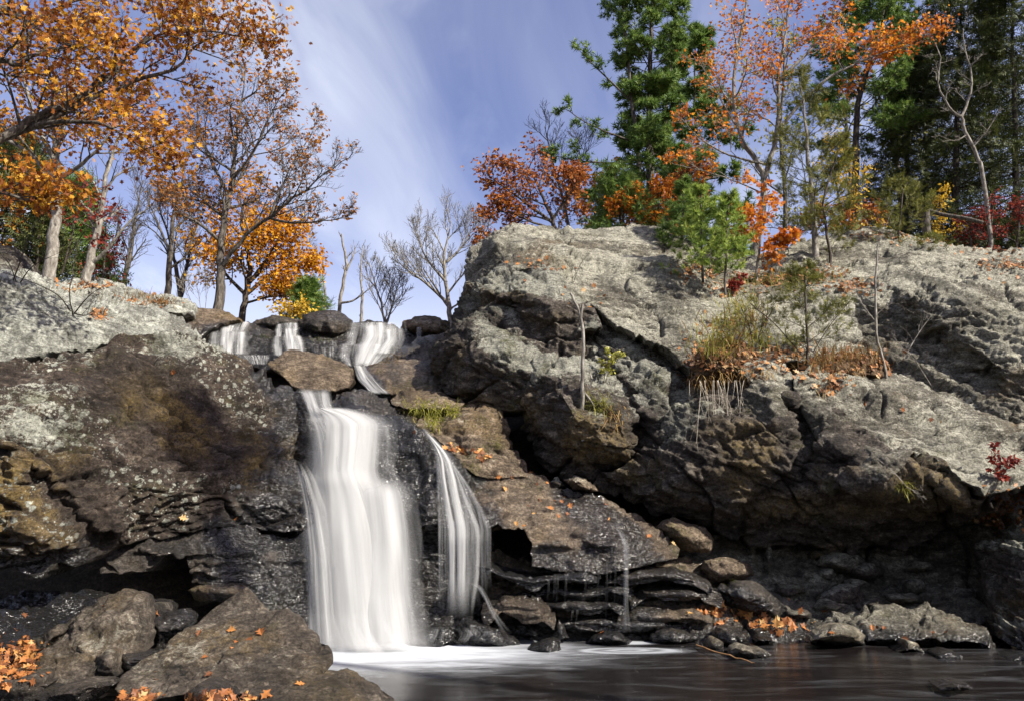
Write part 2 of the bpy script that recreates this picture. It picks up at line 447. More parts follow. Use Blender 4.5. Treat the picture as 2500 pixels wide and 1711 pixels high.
def displace(P, pre, bed):
    k = PRE[pre]
    c = (P @ bed)
    flat = P - c[:, None] * bed
    warp = fbm(P * 0.55 + 3.1, 3)
    A = flat * 0.35 + (c[:, None] * bed)          # squeezed along the bedding
    d = k['swell'] * fbm(P * 0.6, 3) * 1.6
    ck = np.zeros(len(P))
    if k.get('joint'):
        jd, ck = joints(P, k['joint'])
        d = d + jd
    v, e = fracture(A / k['bs'] * 1.15 + 5.2 + 0.25 * warp[:, None])
    d += k['big'] * v * sstep(0, 0.07, e)
    v2, e2 = fracture(A / k['ss'] * 1.1 + 9.7 + 0.4 * fbm(P * 1.8, 2)[:, None])
    d += k['small'] * v2 * sstep(0, 0.10, e2)
    t = c / k['sh'] + 1.3 * warp + 0.5 * fbm(flat * 1.7 + 8, 2)
    fr = t - np.floor(t)
    prof = np.where(fr < 0.82, fr / 0.82, (1 - fr) / 0.18) - 0.5
    amp = 0.35 + 0.9 * np.clip(fbm(P * 0.9 + 21, 3) + 0.35, 0, 1)
    d += k['strata'] * prof * amp
    n = fbm(A * 1.5 + 40, 4)
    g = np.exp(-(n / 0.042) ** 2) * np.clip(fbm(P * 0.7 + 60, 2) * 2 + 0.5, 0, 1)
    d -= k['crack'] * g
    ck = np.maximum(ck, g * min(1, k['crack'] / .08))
    n = fbm(A * 4.0 + 70, 3)
    d -= k['crack'] * 0.4 * np.exp(-(n / 0.05) ** 2)
    d += k['grit'] * (fbm(A * 8, 2) + 0.7 * fbm(P * 14, 2)) * 1.5
    return d, ck

ROCKV, ROCKF, ROCKN = [], [], [0]
RES = 3.9
def rock(name, label, cat, outline, interior, mat, pre='wall', thick=1.5, bed=BED_L, res=None, smooth=4,
         lich=0.5, lichup=0.5, wet=None, amp=1.0, group=None, kind=None, parent=None, creases=()):
    """A rock whose seen side is traced from the photo (u, v, distance) and which is closed behind."""
    res = res or RES
    O = np.array(outline, float)
    I = np.array(interior, float).reshape(-1, 3)
    ctrl = np.vstack([O, I])
    nO = len(O)
    edges = [(i, (i + 1) % nO) for i in range(nO)] + [(nO + a, nO + b) for a, b in creases]
    cv, ce, cf, ov, oe, of = delaunay_2d_cdt([Vector((p[0], p[1])) for p in ctrl], edges, [], 1, 1e-3)
    cv2 = np.array([[p.x, p.y] for p in cv])
    cY = np.array([ctrl[o[0], 2] if o else np.nan for o in ov])
    for i in np.where(np.isnan(cY))[0]:
        j = np.argsort(((ctrl[:, :2] - cv2[i]) ** 2).sum(1))[:2]
        cY[i] = ctrl[j, 2].mean()
    # fine outline
    B = []
    for i in range(nO):
        a, b = O[i], O[(i + 1) % nO]
        n = max(1, int(np.hypot(*(b[:2] - a[:2])) / (res * 1.1)))
        for k in range(n):
            B.append(a + (b - a) * k / n)
    B = np.array(B)
    rng = np.random.RandomState(int(abs(O[:, 0].sum() * 7 + O[:, 1].sum())) % 99991)
    # interior grid
    x0, y0 = O[:, 0].min(), O[:, 1].min(); x1, y1 = O[:, 0].max(), O[:, 1].max()
    gx, gy = np.meshgrid(np.arange(x0, x1, res), np.arange(y0, y1, res * 0.87))
    gx = gx + (np.arange(gx.shape[0]) % 2)[:, None] * res * 0.5
    G = np.stack([gx.ravel(), gy.ravel()], 1) + rng.uniform(-.22, .22, (gx.size, 2)) * res
    Y = np.full(len(G), np.nan)
    for f in cf:
        a, b, c = (cv2[f[0]], cv2[f[1]], cv2[f[2]])
        den = (b[1] - c[1]) * (a[0] - c[0]) + (c[0] - b[0]) * (a[1] - c[1])
        if abs(den) < 1e-9: continue
        l0 = ((b[1] - c[1]) * (G[:, 0] - c[0]) + (c[0] - b[0]) * (G[:, 1] - c[1])) / den
        l1 = ((c[1] - a[1]) * (G[:, 0] - c[0]) + (a[0] - c[0]) * (G[:, 1] - c[1])) / den
        l2 = 1 - l0 - l1
        m = (l0 >= -1e-6) & (l1 >= -1e-6) & (l2 >= -1e-6)
        Y[m] = l0[m] * cY[f[0]] + l1[m] * cY[f[1]] + l2[m] * cY[f[2]]
    keep = ~np.isnan(Y)
    # drop points hugging the outline
    seg_a = O[:, :2]; seg_b = np.roll(O[:, :2], -1, 0)
    md = np.full(len(G), 1e9)
    for a, b in zip(seg_a, seg_b):
        ab = b - a
        t = np.clip(((G - a) @ ab) / max(ab @ ab, 1e-9), 0, 1)
        md = np.minimum(md, np.hypot(*(G - (a + t[:, None] * ab)).T))
    keep &= md > res * 0.45
    G = G[keep]; Y = Y[keep]
    nB = len(B)
    UV = np.vstack([B[:, :2], G]); YY = np.concatenate([B[:, 2], Y])
    vv, ee, ff, o2, _, _ = delaunay_2d_cdt([Vector((p[0], p[1])) for p in UV], [(i, (i + 1) % nB) for i in range(nB)], [], 1, 1e-4)
    idx = np.array([o[0] if o else -1 for o in o2])
    if (idx < 0).any():
        ff = [f for f in ff if all(idx[i] >= 0 for i in f)]
    T = idx[np.array([f for f in ff if len(f) == 3])]
    T = T[(T[:, 0] != T[:, 1]) & (T[:, 1] != T[:, 2]) & (T[:, 0] != T[:, 2])]
    nV = len(UV)
    E = np.vstack([T[:, [0, 1]], T[:, [1, 2]], T[:, [2, 0]]])
    def lap(val, it, fixed):
        for _ in range(it):
            s = np.zeros_like(val); cnt = np.zeros(nV)
            np.add.at(s, E[:, 0], val[E[:, 1]]); np.add.at(s, E[:, 1], val[E[:, 0]])
            np.add.at(cnt, E[:, 0], 1); np.add.at(cnt, E[:, 1], 1)
            cc = np.maximum(cnt, 1)
            avg = s / (cc[:, None] if val.ndim > 1 else cc)
            if fixed: avg[:nB] = val[:nB]
            val = avg
        return val
    YY = lap(YY, smooth, True)
    P = at(UV[:, 0], UV[:, 1], YY)
    def normals(P):
        fn = np.cross(P[T[:, 1]] - P[T[:, 0]], P[T[:, 2]] - P[T[:, 0]])
        vn = np.zeros_like(P)
        for k in range(3): np.add.at(vn, T[:, k], fn)
        return vn / np.maximum(np.linalg.norm(vn, axis=1), 1e-12)[:, None]
    nrm = normals(P)
    flip = ((nrm * (P - CAM)).sum(1)).mean() > 0
    if flip:
        T = T[:, ::-1]; nrm = -nrm
    sn = lap(nrm, 6, False)
    sn /= np.maximum(np.linalg.norm(sn, axis=1), 1e-9)[:, None]
    d, ck = displace(P, pre, bed)
    d = d * amp
    P = P + sn * d[:, None]
    # closed behind: rings that draw in as they go back
    cen = P[:nB].mean(0)
    away = np.array([cen[0] * 0.35, cen[1], 0.0]); away /= np.linalg.norm(away)
    rings = [P[:nB]]
    for t, s in ((0.22, 0.985), (0.55, 0.93), (0.9, 0.75)):
        R = cen + (P[:nB] - cen) * s + away * thick * t
        R = R + (fbm(R * 0.9, 2) * 0.10 * thick)[:, None] * away
        rings.append(R)
    V = [P] + rings[1:] + [(cen + away * thick)[None]]
    V = np.vstack(V)
    # orientation of the boundary loop
    be = {(int(a), int(b)) for a, b in np.vstack([T[:, [0, 1]], T[:, [1, 2]], T[:, [2, 0]]]) if a < nB and b < nB}
    fwd = sum(((i, (i + 1) % nB) in be) for i in range(nB)) >= nB / 2
    faces = [T]
    base = [0, nV, nV + nB, nV + 2 * nB]
    i = np.arange(nB); j = (i + 1) % nB
    for a, b in zip(base[:-1], base[1:]):
        if fwd: faces += [np.stack([j + a, i + a, i + b], 1), np.stack([j + a, i + b, j + b], 1)]
        else: faces += [np.stack([i + a, j + a, i + b], 1), np.stack([j + a, j + b, i + b], 1)]
    capi = len(V) - 1
    faces.append(np.stack([j + base[-1], i + base[-1], np.full(nB, capi)], 1) if fwd else np.stack([i + base[-1], j + base[-1], np.full(nB, capi)], 1))
    Fc = np.vstack(faces)
    w = wetness(V) if wet is None else sstep(0.15, 0.05, V[:, 2] + 0.05 * fbm(V * 6, 2)) if wet < 0 else np.clip(np.maximum(wet + 0.5 * fbm(V * 1.4, 3), wetness(V)) if wet > 0 else np.full(len(V), 0.0), 0, 1)
    lc = np.full(len(V), float(lich))
    lc[:nV] += lichup * (sn[:, 2] - 0.35) + 1.3 * fbm(P * 0.5 + 31, 4)
    och = sstep(0.0, 0.34, fbm(V * 0.6 + 12, 4)); mss = sstep(0.12, 0.42, fbm(V * 1.1 + 90, 4)); spt = sstep(-0.02, 0.22, fbm(V * 0.7 + 55, 3) + 0.25 * (lc - 0.3))
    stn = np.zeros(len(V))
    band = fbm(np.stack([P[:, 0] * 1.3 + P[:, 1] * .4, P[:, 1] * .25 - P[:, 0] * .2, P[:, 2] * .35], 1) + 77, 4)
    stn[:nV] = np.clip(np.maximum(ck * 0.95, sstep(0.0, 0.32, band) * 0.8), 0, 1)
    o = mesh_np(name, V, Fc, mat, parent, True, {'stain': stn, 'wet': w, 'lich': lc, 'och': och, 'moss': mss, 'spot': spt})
    if label or cat or kind: tag(o, label, cat, group, kind)
    ROCKV.append(V); ROCKF.append(Fc + ROCKN[0]); ROCKN[0] += len(V)
    return o

def bulge(outline, Y, depth, n=2, peak=None):
    """outline (u, v) -> outline with distance and a set of interior points standing towards the camera"""
    O = np.array(outline, float)
    c = np.array(peak if peak else O.mean(0), float)
    out = [(u, v, Y) for u, v in O]
    inn = []
    rng = random.Random(int(O.sum()))
    m = max(5, min(9, len(O)))
    for k in range(1, n + 1):
        s = 1 - k / (n + 1)
        for a in np.linspace(0, len(O), m, endpoint=False):
            i = int(a); f = a - i
            p = O[i] * (1 - f) + O[(i + 1) % len(O)] * f
            q = c + (p - c) * (s + rng.uniform(-.06, .06))
            inn.append((q[0], q[1], Y - depth * math.sqrt(1 - s * s) * rng.uniform(.75, 1.15)))
        m = max(4, m - 2)
    inn.append((c[0], c[1], Y - depth))
    return out, inn
def boulder(name, label, cat, outline, Y, depth, mat, pre='stone', peak=None, **kw):
    o, i = bulge(outline, Y, depth, 2, peak)
    kw.setdefault('thick', max(depth * 1.3, .15))
    kw.setdefault('smooth', 2)
    return rock(name, label, cat, o, i, mat, pre, **kw)

# ------------------------------------------------------------------ terrain, pool bed
def terrain_height(x, y):
    x = np.asarray(x, float); y = np.asarray(y, float)
    # centre profile: pool bed, falls step, plateau; right side higher
    yc = np.interp(y, [-400, -20, 0, 6, 14.6, 16.2, 17.5, 20.0, 22.5, 26, 60, 200, 600], [-1.0, -1.0, -0.9, -0.8, -0.6, 2.2, 4.0, 5.0, 6.8, 7.4, 8.5, 12, 20])
    yr = np.interp(y, [-400, -20, 0, 6, 15.5, 17.5, 19.5, 22.0, 24, 60, 200, 600], [-1.0, -1.0, -0.9, -0.8, -0.4, 4.5, 7.0, 9.0, 9.9, 13, 18, 24])
    yl = np.interp(y, [-400, -20, 0, 6, 12.0, 13.8, 16, 19.0, 20.8, 22, 60, 200, 600], [-0.9, -0.9, -0.7, -0.6, -0.3, 3.2, 4.4, 5.2, 5.8, 7.0, 8.6, 12, 20])
    wr = sstep(-1.0, 2.0, x - 0.02 * y); wl = sstep(-4.0, -7.0, x)
    h = yc * (1 - wr) + yr * wr
    h = h * (1 - wl) + yl * wl
    # banks either side of the stream, out of the picture
    h = h + sstep(11, 26, np.abs(x)) * np.interp(y, [-60, 8, 20, 60], [4.0, 4.5, 1.0, 0.0])
    return h
_xs = np.concatenate([np.linspace(-500, -30, 26)[:-1], np.arange(-30, 30.1, 0.6), np.linspace(30, 500, 26)[1:]])
_ys = np.concatenate([np.linspace(-300, -10, 20)[:-1], np.arange(-10, 40, 0.6), np.linspace(40, 600, 34)])
GX, GY = np.meshgrid(_xs, _ys)
GP = np.stack([GX.ravel(), GY.ravel(), terrain_height(GX.ravel(), GY.ravel())], 1)
GP[:, 2] += fbm(GP * 0.5, 3) * 0.25
nx, ny = len(_xs), len(_ys)
ii = (np.arange(ny - 1)[:, None] * nx + np.arange(nx - 1)[None]).ravel()
TF = np.stack([ii, ii + 1, ii + nx + 1, ii + nx], 1)
ter = mesh_np('terrain', GP, TF, M_TERR, None, True, {'wet': np.zeros(len(GP)), 'lich': np.zeros(len(GP)), 'och': np.zeros(len(GP)), 'moss': np.zeros(len(GP))})
tag(ter, 'dark bedrock and soil under the boulders and woods', None, None, 'structure')

# ------------------------------------------------------------------ left side rocks
rock('rock_wall', 'huge brown cliff face left of the waterfall, spotted with white lichen', 'rock',
     [(-520, 900, 8.4), (-140, 880, 10.2), (0, 867, 10.9), (101, 857, 11.4), (166, 846, 11.8), (262, 829, 12.3), (327, 834, 12.7), (418, 826, 13.2), (483, 839, 13.5), (543, 862, 13.8), (604, 889, 14.0), (669, 912, 14.3), (704, 927, 14.4), (722, 952, 14.3), (728, 1002, 14.1), (722, 1043, 13.9), (715, 1083, 13.7), (718, 1123, 13.5), (744, 1168, 13.2), (770, 1210, 13.0), (775, 1290, 12.9),
      (690, 1298, 12.7), (600, 1292, 12.5), (540, 1286, 12.3), (483, 1294, 12.0), (420, 1310, 11.7), (340, 1320, 11.35), (290, 1330, 11.0), (250, 1345, 10.7), (207, 1368, 10.45), (136, 1388, 10.1), (103, 1405, 10.0), (50, 1400, 9.8), (0, 1395, 9.6), (-140, 1380, 9.2), (-520, 1400, 7.7)],
     [(-60, 1000, 9.6), (0, 980, 9.9), (110, 980, 10.3), (210, 960, 10.9), (300, 900, 11.7), (420, 900, 12.4), (520, 940, 12.9), (620, 970, 13.4), (690, 980, 13.9),
      (60, 1090, 9.7), (0, 1085, 9.5), (110, 1150, 9.8), (200, 1235, 10.1), (280, 1300, 10.5), (180, 1110, 10.2), (300, 1050, 11.0), (300, 1180, 10.6), (400, 1050, 11.6), (410, 1200, 11.35), (520, 1080, 12.3), (510, 1200, 11.95), (620, 1100, 12.9), (610, 1210, 12.5), (680, 1180, 12.9), (700, 1230, 12.7),
      (0, 1100, 9.85), (105, 1168, 10.1), (195, 1252, 10.4), (268, 1318, 10.75), (30, 1200, 9.55), (80, 1290, 9.5), (150, 1330, 9.8)],
     M_LEFT, 'wall', 2.4, BED_L, lich=0.20, lichup=0.30, smooth=3)
rock('rock_ledge', 'dark layered rock under the brown cliff, beside the foot of the waterfall', 'rock',
     [(289, 1335, 11.35), (400, 1312, 11.75), (483, 1290, 12.15), (600, 1288, 12.65), (700, 1294, 12.85), (790, 1294, 12.95), (795, 1400, 12.80), (790, 1500, 12.50), (780, 1570, 12.30), (690, 1560, 12.10), (640, 1500, 12.00), (600, 1455, 12.00), (483, 1480, 12.10), (475, 1420, 11.95), (463, 1395, 11.75), (454, 1352, 11.55), (380, 1375, 11.35), (289, 1392, 11.05), (235, 1400, 11.10), (250, 1352, 11.15)],
     [(400, 1345, 11.25), (520, 1340, 11.75), (520, 1400, 11.80), (640, 1340, 12.25), (640, 1400, 12.20), (560, 1430, 12.00), (720, 1350, 12.55), (720, 1440, 12.40), (730, 1520, 12.20), (660, 1460, 12.10)],
     M_WET, 'ledge', 1.5, lich=0.1, wet=0.25)
rock('rock_slab', 'smooth whitish lichened slab at the left edge above the brown cliff', 'rock',
     [(-560, 690, 9.6), (-160, 680, 11.5), (0, 686, 12.4), (75, 707, 13.0), (151, 744, 13.6), (216, 764, 13.9), (282, 789, 14.0), (312, 812, 13.9), (323, 836, 13.6), (262, 838, 12.9), (166, 856, 12.3), (101, 868, 11.9), (0, 880, 11.4), (-160, 892, 10.7), (-560, 915, 8.8)],
     [(0, 780, 11.9), (100, 780, 12.5), (200, 805, 13.0), (60, 830, 11.8), (260, 815, 13.4), (-60, 760, 11.5), (150, 830, 12.4)],
     M_WHITE, 'slab', 1.6, BED_L, lich=0.75, lichup=0.4, smooth=12)
rock('rock_slab', 'long pale slab sloping down to the left end of the upper falls', 'rock',
     [(-560, 640, 11.3), (-160, 630, 13.5), (0, 655, 14.6), (60, 662, 15.2), (166, 686, 16.2), (241, 706, 17.0), (322, 731, 17.6), (382, 756, 17.8), (443, 791, 17.4), (483, 816, 16.8), (523, 841, 16.3), (563, 866, 15.9), (600, 892, 15.0), (543, 872, 14.4), (483, 848, 14.2), (418, 838, 14.0), (327, 846, 13.9), (290, 800, 14.2), (216, 774, 14.2), (120, 740, 13.8), (0, 700, 12.9), (-160, 690, 12.2), (-560, 700, 10.2)],
     [(100, 700, 14.6), (200, 735, 15.3), (300, 765, 15.6), (330, 815, 14.5), (400, 800, 15.6), (440, 826, 15.0), (380, 822, 14.4), (480, 832, 15.0), (250, 760, 14.6), (350, 770, 16.4)],
     M_WHITE, 'slab', 1.4, BED_L, lich=0.55, lichup=0.5)
rock('rock_slab', 'grey rounded outcrop under the bare trees at upper left', 'rock',
     [(150, 690, 19.0), (200, 676, 19.6), (231, 678, 20), (282, 681, 20.3), (352, 706, 20.5), (412, 716, 20.6), (450, 730, 20.5), (478, 746, 20.2), (470, 765, 19.4), (390, 764, 18.6), (322, 742, 18.2), (241, 722, 17.8), (160, 705, 17.8)],
     [(260, 700, 19.0), (340, 722, 19.2), (420, 738, 19.4)],
     M_WHITE, 'slab', 1.6, lich=0.45)
rock('boulder', 'low brown rock forming the left rim of the upper falls', 'rock',
     [(372, 752, 19.6), (400, 744, 20.4), (453, 753, 20.8), (518, 761, 21.0), (560, 766, 21.1), (590, 780, 20.6), (560, 786, 20.3), (530, 800, 20.0), (490, 815, 19.6), (463, 812, 19.2), (427, 788, 18.9), (395, 768, 19.0)],
     [(440, 768, 19.9), (500, 778, 20.2), (470, 792, 19.7)],
     M_WARM, 'boulder', 1.4, lich=0.35)
rock('boulder', 'dark mossy rock at the far left under the orange trees', 'rock',
     [(-60, 600, 16.5), (0, 590, 17), (40, 604, 17.3), (70, 640, 17.2), (90, 672, 16.6), (40, 680, 15.8), (-60, 660, 15.2)],
     [(10, 630, 16.2), (40, 650, 16)],
     M_DARK, 'boulder', 1.5, lich=0.35)
rock('wet_rock', 'black glistening sloping rock at the left edge behind the front boulders', 'rock',
     [(-520, 1480, 9.2), (-120, 1470, 10.6), (0, 1462, 10.8), (100, 1456, 11.0), (202, 1450, 11.2), (250, 1462, 11.2), (330, 1470, 11.0), (360, 1560, 9.6), (280, 1640, 9.0), (100, 1660, 8.7), (-120, 1670, 8.3), (-520, 1690, 7.4)],
     [(0, 1500, 10.1), (120, 1490, 10.5), (60, 1560, 9.4), (200, 1540, 9.8)],
     M_WET, 'ledge', 1.0, wet=0.9, lich=0.0)
# foreground boulders
rock('boulder', 'tall brown leaning boulder in the left foreground', 'boulder',
     [(50, 1670, 8.5), (70, 1630, 8.7), (95, 1581, 9.0), (145, 1535, 9.3), (198, 1490, 9.5), (240, 1459, 9.6), (289, 1443, 9.6), (314, 1440, 9.55), (343, 1457, 9.5), (359, 1498, 9.4), (358, 1548, 9.2), (350, 1590, 9.0), (300, 1625, 8.7), (255, 1660, 8.45), (165, 1690, 8.2), (80, 1700, 8.2)],
     [(200, 1530, 9.0), (265, 1480, 9.2), (300, 1490, 9.05), (320, 1540, 8.85), (255, 1560, 8.65), (170, 1610, 8.45), (240, 1620, 8.4), (130, 1640, 8.3), (335, 1470, 9.3)],
     M_FRONT, 'boulder', 0.9, lich=0.05, smooth=3, wet=0.0, res=4)
rock('boulder', 'broad dark boulder with fallen leaves in the centre foreground left of the pool', 'boulder',
     [(279, 1676, 8.1), (292, 1646, 8.3), (320, 1624, 8.5), (372, 1606, 8.7), (413, 1566, 9.0), (454, 1544, 9.3), (520, 1524, 9.5), (580, 1512, 9.6), (640, 1512, 9.6), (680, 1508, 9.55), (727, 1523, 9.4), (773, 1564, 9.1), (783, 1589, 8.95), (796, 1612, 8.8), (797, 1640, 8.65), (760, 1665, 8.4), (682, 1690, 8.2), (620, 1705, 8.0), (496, 1712, 7.85), (372, 1708, 7.85), (300, 1700, 7.9)],
     [(430, 1620, 8.5), (500, 1570, 8.9), (560, 1600, 8.55), (640, 1570, 8.9), (720, 1570, 8.95), (690, 1640, 8.35), (560, 1660, 8.1), (420, 1670, 8.1), (350, 1660, 8.2), (770, 1610, 8.7), (745, 1640, 8.4)],
     M_FRONT, 'chunk', 0.9, amp=0.6, lich=0.02, smooth=2, wet=0.0, res=3.6)
rock('rock_slab', 'pointed grey slab standing behind the centre foreground boulder', 'boulder',
     [(440, 1560, 9.5), (496, 1507, 9.75), (549, 1469, 9.9), (599, 1437, 10.0), (616, 1453, 10.0), (644, 1482, 9.9), (668, 1509, 9.8), (690, 1540, 9.7), (600, 1560, 9.5), (500, 1570, 9.4)],
     [(560, 1500, 9.7), (600, 1480, 9.8), (600, 1530, 9.55)],
     M_FRONT, 'boulder', 0.5, lich=0.2, wet=0.0, amp=0.5, res=4, bed=np.array([-0.6, -0.3, 0.74]))
rock('boulder', 'low mossy golden brown rock at the bottom edge beside the pool', 'boulder',
     [(590, 1760, 7.2), (606, 1700, 7.6), (640, 1672, 7.9), (690, 1656, 8.1), (744, 1643, 8.25), (806, 1639, 8.3), (847, 1647, 8.25), (888, 1668, 8.1), (930, 1690, 7.9), (962, 1720, 7.7), (985, 1760, 7.4), (800, 1790, 7.0)],
     [(700, 1690, 7.65), (780, 1675, 7.75), (850, 1690, 7.65), (760, 1730, 7.3), (880, 1730, 7.4)],
     M_FRONT, 'boulder', 0.8, lich=0.05, smooth=3, wet=0.0, res=4)
for lab, pts, Y, d, m in [
    ('flat low grey rock at the bottom left under the tall brown boulder', [(50, 1730), (66, 1708), (103, 1686), (165, 1662), (227, 1648), (273, 1655), (287, 1670), (262, 1695), (200, 1735)], 7.9, .35, M_FRONT),
    ('dull rock at the bottom left corner', [(-40, 1664), (0, 1655), (83, 1652), (126, 1668), (90, 1700), (30, 1715), (-40, 1715)], 7.9, .3, M_FRONT),
    ('small leaf ringed stone at the bottom edge in front of the broad dark boulder', [(452, 1722), (459, 1694), (487, 1680), (520, 1682), (540, 1690), (570, 1712), (560, 1735)], 7.6, .2, M_FRONT),
    ('striated black stone wedged between the two big foreground boulders', [(350, 1520), (362, 1500), (396, 1492), (430, 1486), (452, 1484), (476, 1503), (470, 1530), (440, 1560), (400, 1590), (350, 1600), (340, 1560)], 9.9, .35, M_WET),
    ('squat stone at the right foot of the tall brown boulder', [(228, 1650), (235, 1600), (262, 1582), (285, 1585), (292, 1620), (290, 1655), (260, 1668)], 8.55, .2, M_FRONT),
    ('small jagged dark stone between the foreground boulders, below a leaf', [(288, 1630), (294, 1594), (330, 1588), (364, 1592), (375, 1610), (350, 1630), (310, 1645)], 8.75, .2, M_WET),
    ('grey stone by an orange leaf behind the tall brown boulder', [(345, 1500), (352, 1484), (372, 1478), (392, 1480), (396, 1496), (370, 1508)], 10.2, .2, M_DARK),
    ('smooth wet brown rock in the cave mouth above the pointed slab', [(462, 1440), (480, 1432), (540, 1428), (590, 1430), (604, 1442), (570, 1458), (520, 1464), (480, 1460)], 11.9, .3, M_WARM),
    ('rounded black stone inside the dark cave on the left', [(346, 1480), (352, 1464), (378, 1458), (400, 1466), (418, 1480), (414, 1500), (380, 1506), (350, 1500)], 10.8, .3, M_WET),
    ('brown bank rock sloping to the left edge behind a drift of leaves', [(20, 1615), (40, 1585), (90, 1560), (140, 1530), (160, 1540), (120, 1590), (90, 1640), (50, 1640)], 9.1, .3, M_FRONT),
]:
    boulder('stone' if 'stone' in lab else 'boulder', lab, 'stone' if 'stone' in lab else 'boulder', pts, Y, d, m, 'stone', wet=0.75 if m is M_WET else None, lich=0.2, thick=0.6)

# ------------------------------------------------------------------ bedrock behind the falls
rock('rock_step', 'black wet rock step that the main waterfall runs down', 'rock',
     [(680, 930, 15.3), (740, 955, 15.0), (790, 965, 14.8), (815, 990, 14.6), (900, 1012, 14.5), (940, 1020, 14.4), (985, 1026, 14.3), (1020, 1038, 14.3), (1050, 1070, 14.2), (1090, 1115, 14.1), (1140, 1165, 14.0), (1165, 1220, 13.8), (1195, 1285, 13.6), (1205, 1300, 13.9), (1215, 1400, 14.0), (1210, 1520, 13.6), (1200, 1600, 13.0), (1000, 1620, 12.6), (780, 1620, 12.5), (700, 1560, 12.8), (700, 1400, 13.3), (700, 1200, 13.7), (700, 1050, 14.3)],
     [(760, 1000, 14.55), (860, 1030, 14.1), (960, 1050, 14.0), (1020, 1080, 13.85), (830, 1120, 13.75), (960, 1130, 13.65), (1050, 1140, 13.65), (1110, 1180, 13.65), (930, 1200, 13.45), (1000, 1205, 13.4), (1060, 1210, 13.5), (1130, 1240, 13.4), (800, 1240, 13.4), (1040, 1300, 13.15), (1120, 1295, 13.2), (1180, 1292, 13.35),
      (1005, 1302, 13.2), (1000, 1330, 13.65), (1080, 1318, 13.7), (1150, 1318, 13.8), (1000, 1420, 13.6), (1090, 1430, 13.6), (1150, 1430, 13.7), (880, 1340, 13.2), (1000, 1500, 13.2), (1100, 1510, 13.15), (880, 1480, 12.95), (800, 1400, 13.0), (960, 1270, 13.3)],
     M_WET, 'ledge', 2.0, wet=1.0, lich=0.0, smooth=3)
boulder('wet_rock', 'black wet knob between the main fall and the side cascade', 'rock',
        [(1003, 1255), (1020, 1215), (1050, 1200), (1080, 1212), (1090, 1260), (1078, 1300), (1030, 1308), (1008, 1290)], 13.3, .45, M_WET, 'ledge', wet=1.0, lich=0.0, thick=.8)
rock('rock_ledge', 'dark mossy ledge at the top right of the main waterfall lip', 'rock',
     [(805, 962, 15.2), (830, 950, 15.5), (854, 943, 15.6), (895, 948, 15.7), (920, 964, 15.6), (956, 964, 15.6), (980, 990, 15.2), (1020, 1032, 14.6), (1000, 1050, 14.3), (950, 1034, 14.3), (895, 1020, 14.25), (830, 1006, 14.4), (812, 985, 14.7)],
     [(860, 970, 15.0), (930, 990, 14.8), (880, 1000, 14.4), (960, 1015, 14.4)],
     M_WET, 'ledge', 1.4, wet=0.45, lich=0.1)
# ------------------------------------------------------------------ upper tier
rock('rock_ledge', 'black layered ledge behind the upper falls', 'rock',
     [(455, 800, 20.4), (500, 800, 20.7), (530, 786, 21.2), (615, 786, 21.2), (680, 788, 21.2), (735, 796, 21.1), (800, 800, 20.9), (850, 788, 21.3), (905, 782, 21.4), (960, 790, 21.4), (1005, 806, 21.2), (1040, 820, 20.9), (1030, 850, 20.5), (960, 890, 19.8), (880, 905, 19.5), (780, 890, 19.8), (640, 905, 19.6), (540, 890, 19.7), (480, 840, 20.1)],
     [(560, 806, 20.75), (560, 812, 20.3), (640, 812, 20.4), (720, 815, 20.4), (560, 855, 20.05), (640, 850, 20.25), (720, 850, 20.05), (800, 836, 20.3), (800, 868, 19.8), (860, 842, 20.3), (930, 840, 20.3), (985, 838, 20.4), (870, 848, 20.0), (940, 850, 20.0), (880, 885, 19.7)],
     M_WET, 'ledge', 1.6, wet=0.8, lich=0.0, res=3.6)
boulder('boulder', 'grey topped rock between the two small upper falls', 'rock',
        [(612, 800), (622, 783), (645, 776), (668, 770), (699, 773), (728, 782), (722, 798), (690, 803), (640, 806)], 21.3, .6, M_WET, 'stone', thick=1.2, lich=0.6, wet=0.2)
boulder('boulder', 'rounded dark boulder left of the large upper fall', 'boulder',
        [(722, 806), (726, 790), (748, 772), (779, 764), (816, 760), (841, 768), (860, 784), (862, 806), (845, 824), (827, 838), (796, 838), (760, 826)], 21.2, .9, M_WET, 'boulder', thick=1.4, lich=0.25, wet=0.3)
boulder('boulder', 'low brown rock at the right rim of the upper falls', 'rock',
        [(975, 800), (984, 782), (1012, 772), (1040, 771), (1075, 776), (1100, 786), (1096, 818), (1060, 824), (1030, 816), (1000, 812)], 21.4, .7, M_WARM, 'stone', thick=1.4, lich=0.35, wet=0.0)
rock('boulder', 'warm brown wedge shaped boulder below the upper falls', 'boulder',
     [(652, 884, 17.6), (668, 868, 17.9), (696, 856, 18.1), (727, 850, 18.2), (779, 863, 18.1), (830, 878, 17.9), (862, 893, 17.7), (866, 930, 17.1), (850, 946, 16.8), (800, 950, 16.5), (744, 950, 16.4), (712, 938, 16.5), (690, 915, 16.8), (665, 900, 17.2)],
     [(740, 868, 17.6), (755, 885, 17.2), (790, 910, 16.8), (770, 930, 16.6), (700, 885, 17.3), (720, 915, 16.8), (830, 905, 17.1), (835, 930, 16.8)],
     M_WARM, 'boulder', 1.3, lich=0.15, smooth=3, wet=0.0)
rock('boulder', 'dark reddish rock right of the large upper fall', 'rock',
     [(915, 892, 18.3), (927, 879, 18.6), (968, 853, 19.3), (999, 836, 19.7), (1037, 819, 19.9), (1090, 812, 19.8), (1105, 850, 19.0), (1100, 890, 18.3), (1040, 890, 18.0), (970, 892, 18.0)],
     [(1000, 865, 18.8), (1050, 850, 18.9), (1040, 875, 18.3), (960, 882, 18.4)],
     M_DARK, 'chunk', 1.4, amp=0.6, lich=0.15, wet=0.25)
